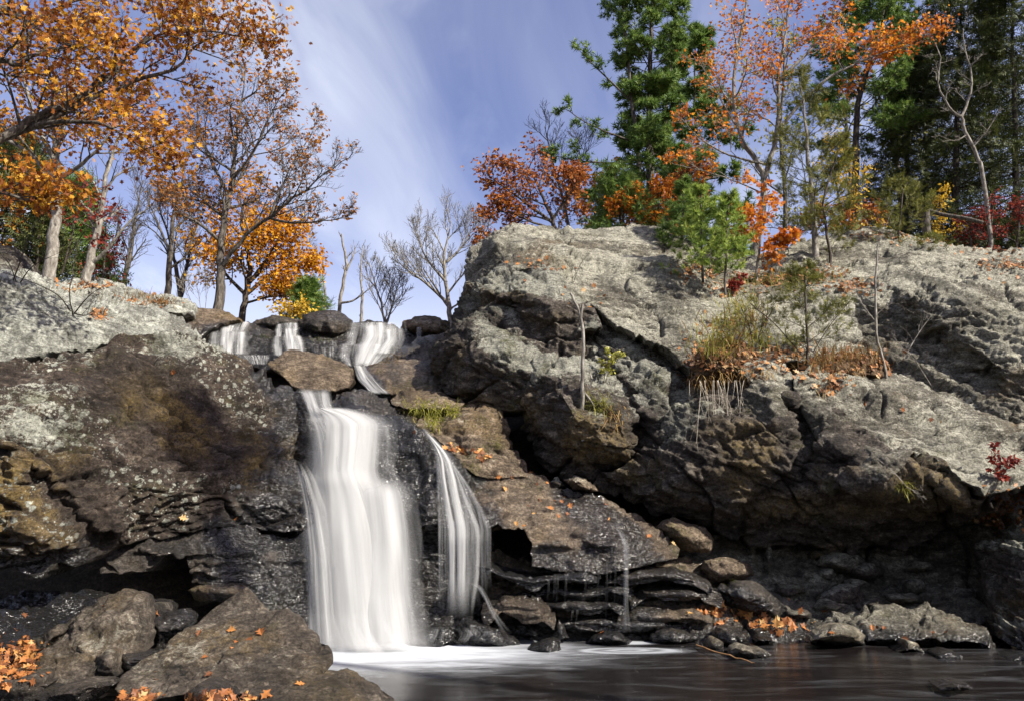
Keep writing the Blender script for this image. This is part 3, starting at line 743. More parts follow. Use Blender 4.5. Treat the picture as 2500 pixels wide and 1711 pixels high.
rock('boulder', 'big smooth dark brown rock beside the short chute', 'rock',
     [(878, 898, 17.6), (889, 889, 17.8), (927, 882, 17.9), (990, 884, 17.9), (1060, 880, 17.8), (1090, 905, 17.4), (1110, 940, 16.8), (1130, 975, 16.3), (1100, 985, 16.0), (1030, 970, 16.0), (965, 966, 16.1), (930, 955, 16.3), (905, 925, 16.9)],
     [(960, 905, 17.1), (1030, 905, 17.1), (1000, 940, 16.5), (1060, 950, 16.3)],
     M_WARM, 'boulder', 1.3, lich=0.05, wet=0.3)
rock('rock_slab', 'flat mossy slab above the grass tuft', 'rock',
     [(950, 965, 15.7), (975, 952, 15.9), (1002, 946, 16.0), (1071, 955, 16.0), (1116, 970, 15.9), (1140, 986, 15.6), (1110, 998, 15.1), (1050, 998, 14.9), (985, 992, 14.9), (955, 980, 15.2)],
     [(1010, 966, 15.4), (1070, 975, 15.3), (1030, 984, 15.05)],
     M_WARM, 'ledge', 1.0, amp=0.6, lich=0.3, wet=0.0)
rock('rock_block', 'big warm brown block right of the side cascade', 'rock',
     [(960, 985, 15.2), (1030, 985, 15.3), (1083, 1005, 15.4), (1129, 985, 15.6), (1180, 982, 15.6), (1226, 1010, 15.3), (1246, 1048, 15.0), (1264, 1089, 14.8), (1268, 1119, 14.7), (1298, 1150, 14.5), (1290, 1168, 14.3), (1230, 1168, 14.1), (1160, 1165, 13.95), (1118, 1135, 14.0), (1090, 1100, 14.1), (1060, 1066, 14.3), (1010, 1030, 14.6)],
     [(1120, 1025, 14.7), (1190, 1020, 14.8), (1215, 1075, 14.4), (1150, 1080, 14.25), (1110, 1062, 14.6), (1190, 1115, 14.3), (1240, 1125, 14.35), (1130, 1112, 14.35), (1150, 1128, 14.05), (1210, 1145, 14.0), (1070, 1040, 14.6)],
     M_WARM, 'wall', 1.4, amp=0.7, lich=0.2, smooth=2, wet=0.0)
# ------------------------------------------------------------------ leaf strewn slab and ledges
rock('rock_slab', 'wide sloping brown wet slab strewn with orange leaves right of the side cascade', 'rock',
     [(1120, 1160, 14.1), (1138, 1156, 14.3), (1227, 1144, 14.6), (1300, 1159, 14.6), (1342, 1175, 14.5), (1392, 1188, 14.4), (1438, 1196, 14.4), (1465, 1211, 14.3), (1522, 1242, 14.2), (1592, 1273, 14.1), (1630, 1307, 13.9), (1660, 1340, 13.7), (1650, 1368, 13.4), (1580, 1380, 13.1), (1484, 1400, 12.85), (1350, 1392, 12.75), (1300, 1386, 12.8), (1298, 1323, 12.95), (1277, 1294, 13.15), (1246, 1303, 13.0), (1215, 1280, 13.1), (1185, 1288, 13.05), (1150, 1215, 13.65)],
     [(1230, 1200, 13.75), (1320, 1220, 13.8), (1420, 1240, 13.75), (1300, 1275, 13.3), (1380, 1290, 13.3), (1460, 1290, 13.4), (1540, 1300, 13.45), (1580, 1310, 13.6), (1350, 1320, 12.95), (1450, 1320, 12.95), (1520, 1325, 13.05), (1600, 1350, 13.3), (1340, 1345, 13.0), (1450, 1350, 13.05), (1180, 1200, 13.75)],
     M_WARM, 'ledge', 1.0, amp=0.9, lich=0.05, wet=0.25, smooth=3)
def ledge(label, top, Y0, Y1, h, m=M_WET, wet=0.85, cat='rock', dip=0):
    """thin shelf: top line (u, v) and its front face h pixels high"""
    n = len(top)
    up = [(u, v, Y0) for u, v in top]
    out = [(top[0][0] - 6, top[0][1] + h * .4, Y1 + .1)] + up + [(top[-1][0] + 6, top[-1][1] + h * .4, Y1 + .1)]
    fr = [(u, v + h * (0.95 + 0.25 * math.sin(u * .05)) + dip, Y1 + .10) for u, v in reversed(top)]
    mid = [(u, v + h * .48 + 2.0 * math.sin(u * .09), Y1) for u, v in top[1:-1]]
    return rock('rock_ledge', label, cat, out + fr, mid, m, 'ledge', .8, amp=0.45, wet=wet, lich=0.05, smooth=1, res=3.6)
ledge('glistening curved black ledge under the dark hollow right of the side cascade', [(1165, 1361), (1200, 1365), (1234, 1390), (1300, 1402), (1369, 1394), (1423, 1386), (1462, 1396)], 13.2, 12.6, 34)
ledge('wet shelf crossed by the thin right hand trickle', [(1440, 1412), (1480, 1403), (1522, 1388), (1630, 1384), (1699, 1398), (1735, 1424)], 13.4, 12.95, 36, M_WARM, 0.45)
ledge('dark shelf under the leaf strewn slab, lower left', [(1180, 1470), (1227, 1448), (1280, 1447), (1318, 1456), (1352, 1492)], 12.9, 12.35, 62, M_WARM, 0.45)
ledge('thin black shelf in the middle of the layered ledges', [(1310, 1430), (1360, 1428), (1420, 1436), (1490, 1424), (1540, 1430)], 13.1, 12.75, 26)
ledge('brownish shelf right of the thin trickle', [(1540, 1440), (1576, 1424), (1640, 1424), (1714, 1434), (1760, 1448)], 13.4, 12.95, 40, M_WARM, 0.08)
ledge('stepped black shelf low behind the pool left of the trickle', [(1316, 1474), (1350, 1462), (1392, 1457), (1440, 1470), (1490, 1462), (1520, 1474)], 13.0, 12.7, 30)
ledge('mossy stepped shelf low behind the pool right of the trickle', [(1500, 1492), (1560, 1480), (1620, 1486), (1680, 1478), (1740, 1492)], 13.2, 12.85, 38, M_WARM, 0.35)
ledge('lowest black shelf along the back of the pool', [(1260, 1510), (1310, 1500), (1370, 1508), (1440, 1500), (1520, 1506), (1600, 1512), (1680, 1518)], 13.1, 12.8, 34)
rock('rock_bank', 'dark layered bedrock bank behind the ledges and the thin trickle', 'rock',
     [(1190, 1330, 14.0), (1300, 1370, 14.0), (1480, 1390, 14.0), (1640, 1350, 14.2), (1720, 1380, 14.3), (1800, 1420, 14.2), (1820, 1500, 13.7), (1800, 1580, 13.0), (1600, 1580, 13.0), (1400, 1580, 13.0), (1240, 1580, 12.9), (1190, 1480, 13.2)],
     [(1320, 1430, 13.4), (1480, 1440, 13.4), (1620, 1430, 13.6), (1720, 1460, 13.5), (1320, 1500, 13.15), (1500, 1510, 13.2), (1660, 1520, 13.1), (1250, 1420, 13.5)],
     M_WARM, 'ledge', 1.0, wet=0.4, lich=0.0, res=5)
for lab, pts, Y, d, m, w in [
    ('small angular boulder perched on the top edge of the leaf strewn slab', [(1370, 1172), (1378, 1162), (1403, 1150), (1430, 1159), (1453, 1181), (1465, 1200), (1440, 1204), (1400, 1196)], 14.4, .4, M_WARM, 0.0),
    ('pebble sized grey stone left of the perched boulder', [(1340, 1178), (1350, 1164), (1362, 1160), (1376, 1174), (1380, 1186), (1358, 1188)], 14.5, .15, M_DARK, 0.0),
    ('pale cracked slab under the overhang right of the leaf strewn slab', [(1600, 1286), (1618, 1270), (1640, 1264), (1690, 1272), (1726, 1284), (1745, 1315), (1735, 1345), (1690, 1350), (1650, 1335), (1625, 1308)], 14.2, .5, M_WARM, 0.0),
    ('golden brown sunlit block under the overhang', [(1716, 1390), (1726, 1371), (1760, 1369), (1800, 1373), (1832, 1377), (1836, 1404), (1795, 1421), (1752, 1425), (1730, 1410)], 13.9, .45, M_WARM, 0.0),
    ('sloping dark slab below the golden brown block', [(1740, 1440), (1764, 1430), (1796, 1421), (1835, 1417), (1864, 1434), (1908, 1470), (1940, 1500), (1900, 1512), (1820, 1490), (1770, 1470)], 13.5, .4, M_WET, 0.3),
    ('long flat wet rock with a tooth at the foot of the side cascade', [(1090, 1535), (1110, 1515), (1150, 1508), (1190, 1516), (1230, 1530), (1262, 1548), (1272, 1576), (1240, 1592), (1170, 1592), (1110, 1580)], 12.6, .45, M_WET, 1.0),
    ('low wet rock shelf between the main fall foot and the side cascade', [(1000, 1556), (1030, 1530), (1075, 1518), (1110, 1524), (1130, 1550), (1120, 1580), (1060, 1590), (1010, 1580)], 12.6, .4, M_WET, 1.0),
    ('dark block standing at the pool edge left of the foam swirl', [(1282, 1600), (1296, 1578), (1324, 1566), (1352, 1558), (1368, 1564), (1370, 1598), (1340, 1608), (1300, 1608)], 12.0, .3, M_WET, 0.8),
    ('low dark rock with an orange leaf behind the foam swirl', [(1436, 1566), (1452, 1552), (1484, 1538), (1515, 1541), (1545, 1564), (1540, 1576), (1480, 1576)], 12.6, .3, M_WET, 0.5),
    ('flat dark rock behind the right end of the foam swirl', [(1584, 1560), (1600, 1546), (1640, 1537), (1690, 1547), (1704, 1560), (1660, 1570), (1610, 1570)], 12.8, .3, M_WET, 0.6),
    ('little wet cube stone on the ledge right of the side cascade', [(1278, 1550), (1282, 1532), (1300, 1528), (1316, 1534), (1318, 1550), (1296, 1556)], 12.7, .15, M_WET, 0.8),
    ('black pointed tooth of rock in front of the ledges', [(1350, 1552), (1356, 1530), (1365, 1512), (1376, 1528), (1384, 1552), (1366, 1556)], 12.7, .15, M_WET, 0.6),
    ('slanting wet slab right of the black tooth', [(1376, 1528), (1390, 1516), (1440, 1526), (1475, 1538), (1465, 1550), (1410, 1546)], 12.9, .25, M_WET, 0.8),
    ('small glistening stone left of the thin trickle foot', [(1466, 1534), (1472, 1520), (1488, 1514), (1506, 1522), (1508, 1538), (1486, 1544)], 13.0, .2, M_WET, 0.9),
    ('large sunlit pale brown stone standing in the pool at right', [(1962, 1572), (1968, 1556), (1979, 1542), (2016, 1522), (2038, 1514), (2071, 1518), (2100, 1533), (2114, 1552), (2120, 1578), (2040, 1584)], 12.3, .45, M_PALE, -1),
    ('pale angular stone in the pool beside the floating stick', [(1782, 1598), (1790, 1580), (1796, 1569), (1811, 1565), (1855, 1580), (1886, 1598), (1860, 1612), (1810, 1612)], 11.3, .35, M_PALE, -1),
    ('round dark stone at the pool edge below the leaf drift', [(1742, 1562), (1748, 1540), (1770, 1532), (1800, 1534), (1828, 1548), (1836, 1570), (1790, 1580)], 12.5, .35, M_WET, 0.3),
    ('low brown stone right of the round dark stone at the pool edge', [(1838, 1568), (1846, 1553), (1870, 1549), (1894, 1554), (1900, 1572), (1866, 1576)], 12.5, .25, M_WET, 0.2),
    ('tiny pale stone touching the upper end of the stick', [(1722, 1584), (1732, 1570), (1746, 1563), (1762, 1570), (1764, 1584)], 12.1, .15, M_PALE, -1),
    ('small pale stone in the dark water right of the large pool stone', [(2186, 1594), (2200, 1578), (2216, 1567), (2236, 1573), (2256, 1592), (2220, 1598)], 11.8, .2, M_PALE, -1),
    ('flat wet stone barely above the water at far right', [(2276, 1612), (2286, 1599), (2320, 1595), (2350, 1600), (2360, 1612), (2320, 1618)], 11.3, .2, M_WET, 0.6),
    ('thin flat stone with a leaf behind the large pool stone', [(2124, 1562), (2140, 1544), (2170, 1539), (2200, 1548), (2230, 1562), (2180, 1568)], 12.7, .3, M_PALE, -1),
    ('low wet rock at the right edge of the pool', [(2440, 1616), (2460, 1600), (2500, 1594), (2560, 1600), (2560, 1630), (2490, 1626)], 11.2, .3, M_WET, 0.5),
    ('dark stone breaking the water at the bottom right', [(2300, 1684), (2318, 1668), (2346, 1660), (2374, 1670), (2380, 1684), (2340, 1692)], 8.75, .25, M_WARM, 0.5),
]:
    boulder('boulder' if 'boulder' in lab else ('stone' if 'stone' in lab else 'rock'), lab, 'boulder' if 'boulder' in lab else ('stone' if 'stone' in lab else 'rock'), pts, Y, d, m, 'stone', wet=w, lich=0.25, thick=.6, res=3.6)
# ------------------------------------------------------------------ right cliff
rock('cliff_slab', 'huge pale grey rock dome sloping up to the pines on the right', 'cliff',
     [(1128, 712, 18.8), (1136, 676, 19.2), (1143, 630, 19.8), (1150, 597, 20.2), (1176, 579, 20.4), (1198, 562, 20.5), (1246, 551, 20.4), (1308, 557, 20.4), (1361, 562, 20.5), (1418, 547, 20.8), (1484, 543, 21.0), (1550, 543, 21.0), (1607, 554, 20.9), (1638, 567, 20.7), (1680, 590, 20.3), (1740, 640, 19.6), (1800, 690, 19.0), (1900, 700, 18.6), (2010, 690, 18.2), (2080, 720, 17.4), (2110, 820, 16.2), (2130, 890, 15.4), (2040, 900, 15.0), (1930, 900, 14.9), (1800, 930, 14.8), (1697, 926, 14.9), (1638, 868, 15.2), (1572, 822, 15.5), (1510, 790, 15.8), (1453, 755, 16.1), (1422, 715, 16.5), (1396, 690, 16.7), (1361, 664, 17.0), (1330, 660, 17.2), (1260, 660, 17.3), (1190, 700, 17.8)],
     [(1211, 588, 18.7), (1230, 620, 18.2), (1262, 640, 17.7), (1170, 650, 18.7), (1300, 600, 18.7), (1400, 600, 18.9), (1500, 600, 19.1), (1350, 640, 17.8), (1450, 660, 17.6), (1550, 680, 17.6), (1480, 730, 16.7), (1560, 770, 16.5), (1620, 820, 15.9), (1680, 800, 16.3), (1700, 860, 15.5), (1640, 700, 17.6), (1750, 760, 16.9), (1850, 780, 16.6), (1960, 800, 16.2), (1850, 860, 15.6), (1990, 860, 15.5),
      (1522, 580, 19.9), (1560, 596, 19.6), (1620, 620, 19.2), (1526, 590, 19.45), (1562, 612, 19.1), (1622, 640, 18.7), (1660, 630, 19.0)],
     M_GREY, 'slab', 3.0, BED_R, lich=0.40, lichup=0.5, smooth=3)
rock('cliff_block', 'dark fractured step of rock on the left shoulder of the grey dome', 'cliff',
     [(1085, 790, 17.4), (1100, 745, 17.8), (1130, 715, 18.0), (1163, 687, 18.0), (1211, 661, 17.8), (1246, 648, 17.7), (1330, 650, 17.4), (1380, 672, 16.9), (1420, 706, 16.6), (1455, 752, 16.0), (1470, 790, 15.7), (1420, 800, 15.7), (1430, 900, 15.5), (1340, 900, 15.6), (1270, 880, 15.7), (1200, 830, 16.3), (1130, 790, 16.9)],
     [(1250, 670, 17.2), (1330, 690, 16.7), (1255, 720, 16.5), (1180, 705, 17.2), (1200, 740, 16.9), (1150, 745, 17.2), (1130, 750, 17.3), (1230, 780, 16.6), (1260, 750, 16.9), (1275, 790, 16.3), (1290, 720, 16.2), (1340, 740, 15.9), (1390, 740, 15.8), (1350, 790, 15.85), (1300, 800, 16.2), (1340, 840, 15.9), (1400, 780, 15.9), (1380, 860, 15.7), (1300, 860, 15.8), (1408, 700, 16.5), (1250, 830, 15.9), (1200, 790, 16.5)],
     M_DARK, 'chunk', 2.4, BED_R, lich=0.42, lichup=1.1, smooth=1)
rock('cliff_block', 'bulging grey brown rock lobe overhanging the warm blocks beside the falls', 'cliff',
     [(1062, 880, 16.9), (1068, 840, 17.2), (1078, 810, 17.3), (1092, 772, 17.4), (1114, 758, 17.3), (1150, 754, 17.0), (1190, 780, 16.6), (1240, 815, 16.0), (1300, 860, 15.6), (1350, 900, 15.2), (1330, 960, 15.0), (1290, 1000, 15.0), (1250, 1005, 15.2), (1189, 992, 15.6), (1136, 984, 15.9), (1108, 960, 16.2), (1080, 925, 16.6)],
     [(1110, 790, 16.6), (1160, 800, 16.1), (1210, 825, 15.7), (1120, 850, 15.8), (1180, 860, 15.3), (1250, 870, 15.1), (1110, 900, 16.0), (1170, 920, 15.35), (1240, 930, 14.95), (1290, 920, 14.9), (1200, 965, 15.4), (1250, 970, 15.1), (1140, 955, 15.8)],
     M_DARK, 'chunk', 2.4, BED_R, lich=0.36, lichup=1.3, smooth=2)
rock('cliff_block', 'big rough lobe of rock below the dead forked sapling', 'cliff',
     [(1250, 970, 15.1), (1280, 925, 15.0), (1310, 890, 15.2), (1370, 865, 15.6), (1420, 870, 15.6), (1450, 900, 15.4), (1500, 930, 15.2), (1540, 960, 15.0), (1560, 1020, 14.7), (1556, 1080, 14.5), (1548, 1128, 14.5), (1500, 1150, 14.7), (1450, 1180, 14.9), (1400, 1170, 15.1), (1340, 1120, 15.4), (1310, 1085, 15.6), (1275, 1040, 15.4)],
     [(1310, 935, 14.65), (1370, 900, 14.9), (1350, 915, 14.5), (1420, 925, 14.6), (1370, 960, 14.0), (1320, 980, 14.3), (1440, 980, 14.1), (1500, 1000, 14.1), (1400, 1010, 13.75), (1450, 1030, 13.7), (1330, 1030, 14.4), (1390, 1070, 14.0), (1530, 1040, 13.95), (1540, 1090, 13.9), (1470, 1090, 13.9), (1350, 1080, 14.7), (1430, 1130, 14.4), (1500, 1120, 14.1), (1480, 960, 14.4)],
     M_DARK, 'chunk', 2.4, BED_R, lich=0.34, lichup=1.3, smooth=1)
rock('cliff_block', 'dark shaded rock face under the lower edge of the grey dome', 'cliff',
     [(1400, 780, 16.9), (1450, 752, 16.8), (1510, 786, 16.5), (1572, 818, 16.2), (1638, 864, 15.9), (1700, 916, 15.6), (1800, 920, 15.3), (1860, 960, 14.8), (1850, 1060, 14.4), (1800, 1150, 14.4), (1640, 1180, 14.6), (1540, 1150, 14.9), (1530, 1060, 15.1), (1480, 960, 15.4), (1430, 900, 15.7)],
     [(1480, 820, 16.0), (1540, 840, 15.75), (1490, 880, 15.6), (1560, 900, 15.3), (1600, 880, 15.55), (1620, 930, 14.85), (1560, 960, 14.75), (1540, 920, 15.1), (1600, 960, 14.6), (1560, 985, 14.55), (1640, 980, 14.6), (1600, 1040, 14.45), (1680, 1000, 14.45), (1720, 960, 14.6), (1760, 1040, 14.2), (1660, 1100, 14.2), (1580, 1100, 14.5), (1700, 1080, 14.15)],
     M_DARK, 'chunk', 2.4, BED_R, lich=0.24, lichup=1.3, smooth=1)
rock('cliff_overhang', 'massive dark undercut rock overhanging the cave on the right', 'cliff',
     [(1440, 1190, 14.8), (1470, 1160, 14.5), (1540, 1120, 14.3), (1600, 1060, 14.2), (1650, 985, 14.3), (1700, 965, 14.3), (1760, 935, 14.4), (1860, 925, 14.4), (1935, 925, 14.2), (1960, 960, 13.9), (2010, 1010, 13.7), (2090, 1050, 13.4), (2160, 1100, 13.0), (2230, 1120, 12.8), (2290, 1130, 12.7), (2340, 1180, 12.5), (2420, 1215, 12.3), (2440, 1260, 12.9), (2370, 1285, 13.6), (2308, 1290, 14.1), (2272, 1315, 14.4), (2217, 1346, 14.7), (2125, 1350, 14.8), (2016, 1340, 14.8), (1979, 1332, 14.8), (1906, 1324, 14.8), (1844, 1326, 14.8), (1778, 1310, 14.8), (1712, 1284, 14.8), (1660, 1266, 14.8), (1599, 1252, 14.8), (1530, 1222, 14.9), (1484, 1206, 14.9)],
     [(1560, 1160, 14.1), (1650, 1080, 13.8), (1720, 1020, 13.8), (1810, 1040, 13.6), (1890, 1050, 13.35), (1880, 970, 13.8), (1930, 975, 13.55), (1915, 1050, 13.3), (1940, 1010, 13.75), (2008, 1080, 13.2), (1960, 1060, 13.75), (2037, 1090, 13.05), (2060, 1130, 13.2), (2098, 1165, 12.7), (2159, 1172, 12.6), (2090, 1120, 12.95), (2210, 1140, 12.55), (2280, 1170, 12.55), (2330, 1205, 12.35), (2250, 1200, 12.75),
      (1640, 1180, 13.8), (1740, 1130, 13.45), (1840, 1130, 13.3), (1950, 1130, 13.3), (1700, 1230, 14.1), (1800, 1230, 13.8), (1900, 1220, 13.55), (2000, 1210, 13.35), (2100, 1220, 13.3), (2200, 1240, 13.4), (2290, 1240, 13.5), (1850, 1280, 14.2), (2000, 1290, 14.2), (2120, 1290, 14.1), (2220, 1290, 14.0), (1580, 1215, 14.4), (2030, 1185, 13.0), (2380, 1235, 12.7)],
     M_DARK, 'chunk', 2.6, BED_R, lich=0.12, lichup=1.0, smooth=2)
rock('cliff_slab', 'tilted grey slab descending to the right edge above the cave', 'cliff',
     [(1930, 930, 14.1), (1990, 905, 14.6), (2060, 890, 15.0), (2130, 885, 15.2), (2192, 903, 15.1), (2263, 936, 14.9), (2357, 980, 14.6), (2451, 1036, 14.2), (2520, 1070, 13.9), (2620, 1110, 13.5), (2980, 1120, 12.2), (2980, 1240, 10.9), (2620, 1230, 12.4), (2520, 1190, 12.3), (2440, 1212, 12.2), (2390, 1212, 12.2), (2336, 1192, 12.35), (2288, 1140, 12.55), (2258, 1112, 12.7), (2216, 1134, 12.45), (2160, 1180, 12.45), (2100, 1170, 12.6), (2080, 1138, 12.8), (2103, 1060, 13.2), (2050, 1090, 12.95), (2008, 1078, 13.0), (1960, 1010, 13.6)],
     [(2000, 1000, 13.5), (2060, 960, 14.0), (2120, 980, 13.8), (2100, 1040, 13.15), (2160, 1060, 13.1), (2200, 1000, 13.7), (2260, 1060, 13.2), (2330, 1080, 13.1), (2300, 1010, 13.8), (2400, 1080, 13.3), (2450, 1140, 12.8), (2360, 1140, 12.7), (2140, 1130, 12.55), (2040, 1040, 13.1), (2060, 1010, 13.35), (2120, 1090, 12.85)],
     M_GREY, 'slab', 1.8, BED_R, lich=0.34, lichup=0.5, smooth=2, amp=1.15)
rock('cliff_block', 'big rounded boulder with rusty streaks at the right edge', 'cliff',
     [(2030, 760, 17.2), (2041, 730, 17.5), (2074, 706, 17.8), (2121, 684, 18.0), (2169, 666, 18.2), (2239, 655, 18.4), (2357, 628, 18.8), (2500, 622, 19.0), (2680, 640, 19.0), (3000, 650, 18.0), (3000, 1110, 13.0), (2680, 1100, 14.4), (2560, 1100, 14.6), (2451, 1050, 14.9), (2381, 1003, 15.2), (2277, 958, 15.6), (2192, 912, 16.0), (2121, 890, 16.3), (2060, 840, 16.8)],
     [(2110, 720, 17.1), (2180, 700, 17.2), (2260, 700, 17.0), (2400, 690, 17.0), (2550, 700, 16.8), (2120, 790, 17.0), (2200, 760, 16.8), (2240, 740, 16.3), (2310, 795, 15.9), (2404, 868, 15.4), (2456, 913, 15.1), (2330, 740, 16.1), (2440, 760, 15.8), (2540, 800, 15.4), (2520, 900, 15.0), (2280, 830, 16.2), (2360, 900, 15.8), (2430, 945, 15.5), (2210, 850, 16.4), (2330, 930, 15.8), (2452, 962, 15.25), (2540, 1000, 14.9)],
     M_GREY, 'wall', 2.2, BED_R, lich=0.34, lichup=0.9, smooth=2)
rock('cliff_slab', 'flat grey slab topping the right hand cliff below the dark trees', 'cliff',
     [(1880, 655, 20.0), (1930, 600, 21.6), (1970, 575, 22.3), (2074, 563, 22.8), (2169, 568, 23.0), (2263, 586, 22.8), (2451, 604, 22.4), (2560, 612, 22.0), (2680, 630, 21.5), (3000, 620, 20.5), (3000, 700, 18.0), (2680, 700, 19.0), (2500, 660, 19.0), (2319, 660, 19.2), (2200, 690, 18.8), (2100, 720, 18.4), (1980, 720, 18.6), (1900, 700, 19.0)],
     [(2027, 632, 20.6), (2120, 630, 20.5), (2220, 624, 20.5), (2319, 626, 20.4), (2027, 640, 19.9), (2120, 640, 19.8), (2220, 634, 19.8), (2310, 636, 19.9), (2000, 600, 21.4), (2150, 600, 21.4), (2300, 606, 21.2), (2450, 630, 20.6), (2050, 670, 19.2), (2180, 660, 19.3)],
     M_GREY, 'slab', 1.6, BED_R, lich=0.5, lichup=0.6, smooth=1)
rock('cliff_block', 'pale knob of rock beneath the hanging roots and leaf clump', 'cliff',
     [(1800, 900, 14.5), (1820, 880, 14.7), (1870, 868, 14.8), (1910, 880, 14.7), (1936, 920, 14.3), (1930, 980, 13.7), (1905, 1040, 13.4), (1850, 1062, 13.5), (1800, 1050, 13.7), (1790, 980, 14.0), (1840, 930, 14.0)],
     [(1870, 900, 14.2), (1880, 950, 13.6), (1850, 1000, 13.55), (1890, 1000, 13.4)],
     M_GREY, 'ledge', 1.2, BED_R, lich=0.4, lichup=0.6, amp=0.7)
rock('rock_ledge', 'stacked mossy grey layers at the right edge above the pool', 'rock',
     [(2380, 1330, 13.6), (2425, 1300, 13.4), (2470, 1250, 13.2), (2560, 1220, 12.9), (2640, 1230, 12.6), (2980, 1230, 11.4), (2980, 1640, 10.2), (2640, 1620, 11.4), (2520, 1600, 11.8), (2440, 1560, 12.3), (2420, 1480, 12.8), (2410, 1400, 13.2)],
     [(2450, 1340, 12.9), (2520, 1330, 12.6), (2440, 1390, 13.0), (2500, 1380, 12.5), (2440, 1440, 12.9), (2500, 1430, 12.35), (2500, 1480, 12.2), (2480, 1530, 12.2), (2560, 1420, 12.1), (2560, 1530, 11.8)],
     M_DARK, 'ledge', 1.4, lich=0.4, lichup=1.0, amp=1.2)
rock('cave_wall', 'black rubble slope inside the cave under the overhang', 'rock',
     [(1640, 1290, 15.3), (1800, 1300, 15.6), (2000, 1310, 15.8), (2200, 1310, 15.8), (2320, 1260, 15.4), (2480, 1240, 14.8), (2500, 1400, 14.0), (2480, 1560, 12.9), (2440, 1610, 12.1), (2250, 1600, 12.2), (2100, 1585, 12.5), (1900, 1580, 12.8), (1760, 1570, 13.1), (1700, 1450, 14.1)],
     [(1800, 1400, 14.6), (1950, 1400, 14.9), (2100, 1400, 15.0), (2250, 1400, 14.9), (2380, 1380, 14.5), (1850, 1480, 13.7), (2000, 1480, 13.9), (2150, 1480, 13.9), (2300, 1480, 13.7), (1900, 1540, 13.0), (2100, 1550, 12.8), (2300, 1560, 12.6)],
     M_GREY, 'chunk', 1.2, lich=0.1, lichup=0.4)
M_SOIL = simple_mat('dark_leafy_soil', [(0.3, (0.02, 0.014, 0.009)), (0.5, (0.07, 0.045, 0.026)), (0.7, (0.16, 0.10, 0.055))], 9, 0.95, (1, 1, 1), 1.0, 0.08)
rock('rock_slab', 'lichened ledge behind the young pines and orange sapling', 'rock',
     [(1640, 600, 21.4), (1720, 612, 21.3), (1800, 620, 21.3), (1880, 610, 21.4), (1960, 600, 21.6), (1990, 660, 20.4), (1960, 730, 18.9), (1880, 740, 18.5), (1800, 730, 18.7), (1700, 680, 19.4)],
     [(1760, 660, 20.0), (1860, 670, 19.9), (1840, 700, 19.2)], M_GREY, 'slab', 1.6, BED_R, lich=0.4)
for lab, pts, Y, d in [
    ('mound of soil and roots clinging to the cliff above the hanging roots', [(1686, 936), (1690, 890), (1702, 862), (1740, 838), (1775, 820), (1800, 826), (1835, 850), (1880, 870), (1890, 900), (1850, 925), (1780, 940)], 14.95, .5),
    ('soil pocket under the small olive cedar on the right slab', [(1920, 915), (1955, 882), (2040, 862), (2110, 860), (2170, 890), (2170, 925), (2100, 940), (2050, 960), (1990, 950)], 15.0, .6),
    ('thin soil in the hollow below the orange sapling', [(1770, 730), (1790, 690), (1860, 672), (1960, 668), (2060, 680), (2080, 705), (2010, 712), (1930, 722), (1850, 730)], 19.2, .5)]:
    boulder('soil_mound', lab, 'soil', pts, Y, d, M_SOIL, 'boulder', lich=0, wet=0.0, thick=.8)
# rubble in the cave
_rr = random.Random(5)
_rub = [(1998, 1352, 22, 12), (2030, 1346, 34, 10), (2060, 1372, 60, 26), (2110, 1392, 48, 22), (2020, 1402, 22, 16), (2090, 1424, 26, 14), (2060, 1456, 62, 34), (2030, 1478, 40, 16), (2226, 1432, 28, 16), (2330, 1404, 20, 8), (2208, 1460, 44, 16), (2230, 1494, 24, 12), (2120, 1478, 40, 18), (2330, 1300, 26, 18), (2326, 1340, 22, 24), (2360, 1460, 34, 26), (2160, 1518, 40, 14), (2280, 1500, 34, 18), (1936, 1440, 40, 20), (1880, 1378, 16, 40), (1840, 1352, 14, 30), (1950, 1500, 34, 14), (2310, 1540, 44, 16), (2390, 1520, 36, 20), (2420, 1548, 30, 18), (2250, 1384, 40, 14)]
_rlab = ['small pale stone highest in the cave, just under the overhang', 'flat pale stone under the overhang right of the highest stone', 'broad speckled stone below the overhang in the cave', 'long pale ridge stone right of the broad speckled stone', 'pale lump left of the broad speckled stone', 'rounded stone under the long ridge stone', 'largest dark stone in the middle of the cave', 'low stone leaning on the largest cave stone', 'pale rounded stone alone in the right half of the cave', 'small pale stone high in the right half of the cave', 'dark stone under the pale rounded one in the cave', 'light chip of stone low in the right half of the cave', 'grey stone right of the largest cave stone', 'pale block high at the right end of the cave', 'upright stone below the pale block at the right end of the cave', 'speckled stone low at the right end of the cave', 'flat stone low in the middle of the cave near the water', 'dark stone low in the cave behind the small pool stone', 'dark stone at the left end of the cave rubble', 'narrow upright stone at the left wall of the cave', 'small narrow stone beneath the lowest point of the overhang', 'flat stone at the left foot of the cave rubble', 'wide low stone by the water in the right half of the cave', 'grey stone by the water at the right end of the cave', 'last stone by the water below the stacked layers', 'dim flat stone deep in the darkest part of the cave']
for k, (u, v, w, h) in enumerate(_rub):
    n = 8
    pts = []
    for a in range(n):
        th = 2 * math.pi * a / n + .2
        r = _rr.uniform(.8, 1.15)
        pts.append((u + math.cos(th) * w * r, v - math.sin(th) * h * r))
    Yb = float(np.interp(v, [1300, 1400, 1480, 1550], [15.2, 14.6, 13.6, 12.7]))
    boulder('cave_stone', _rlab[k], 'stone', pts, Yb + .1, min(.45, w / 1800 * 14), M_GREY if k % 3 else M_DARK, 'stone', lich=0.55, thick=.5, res=4.5, group='stones in the dark cave')

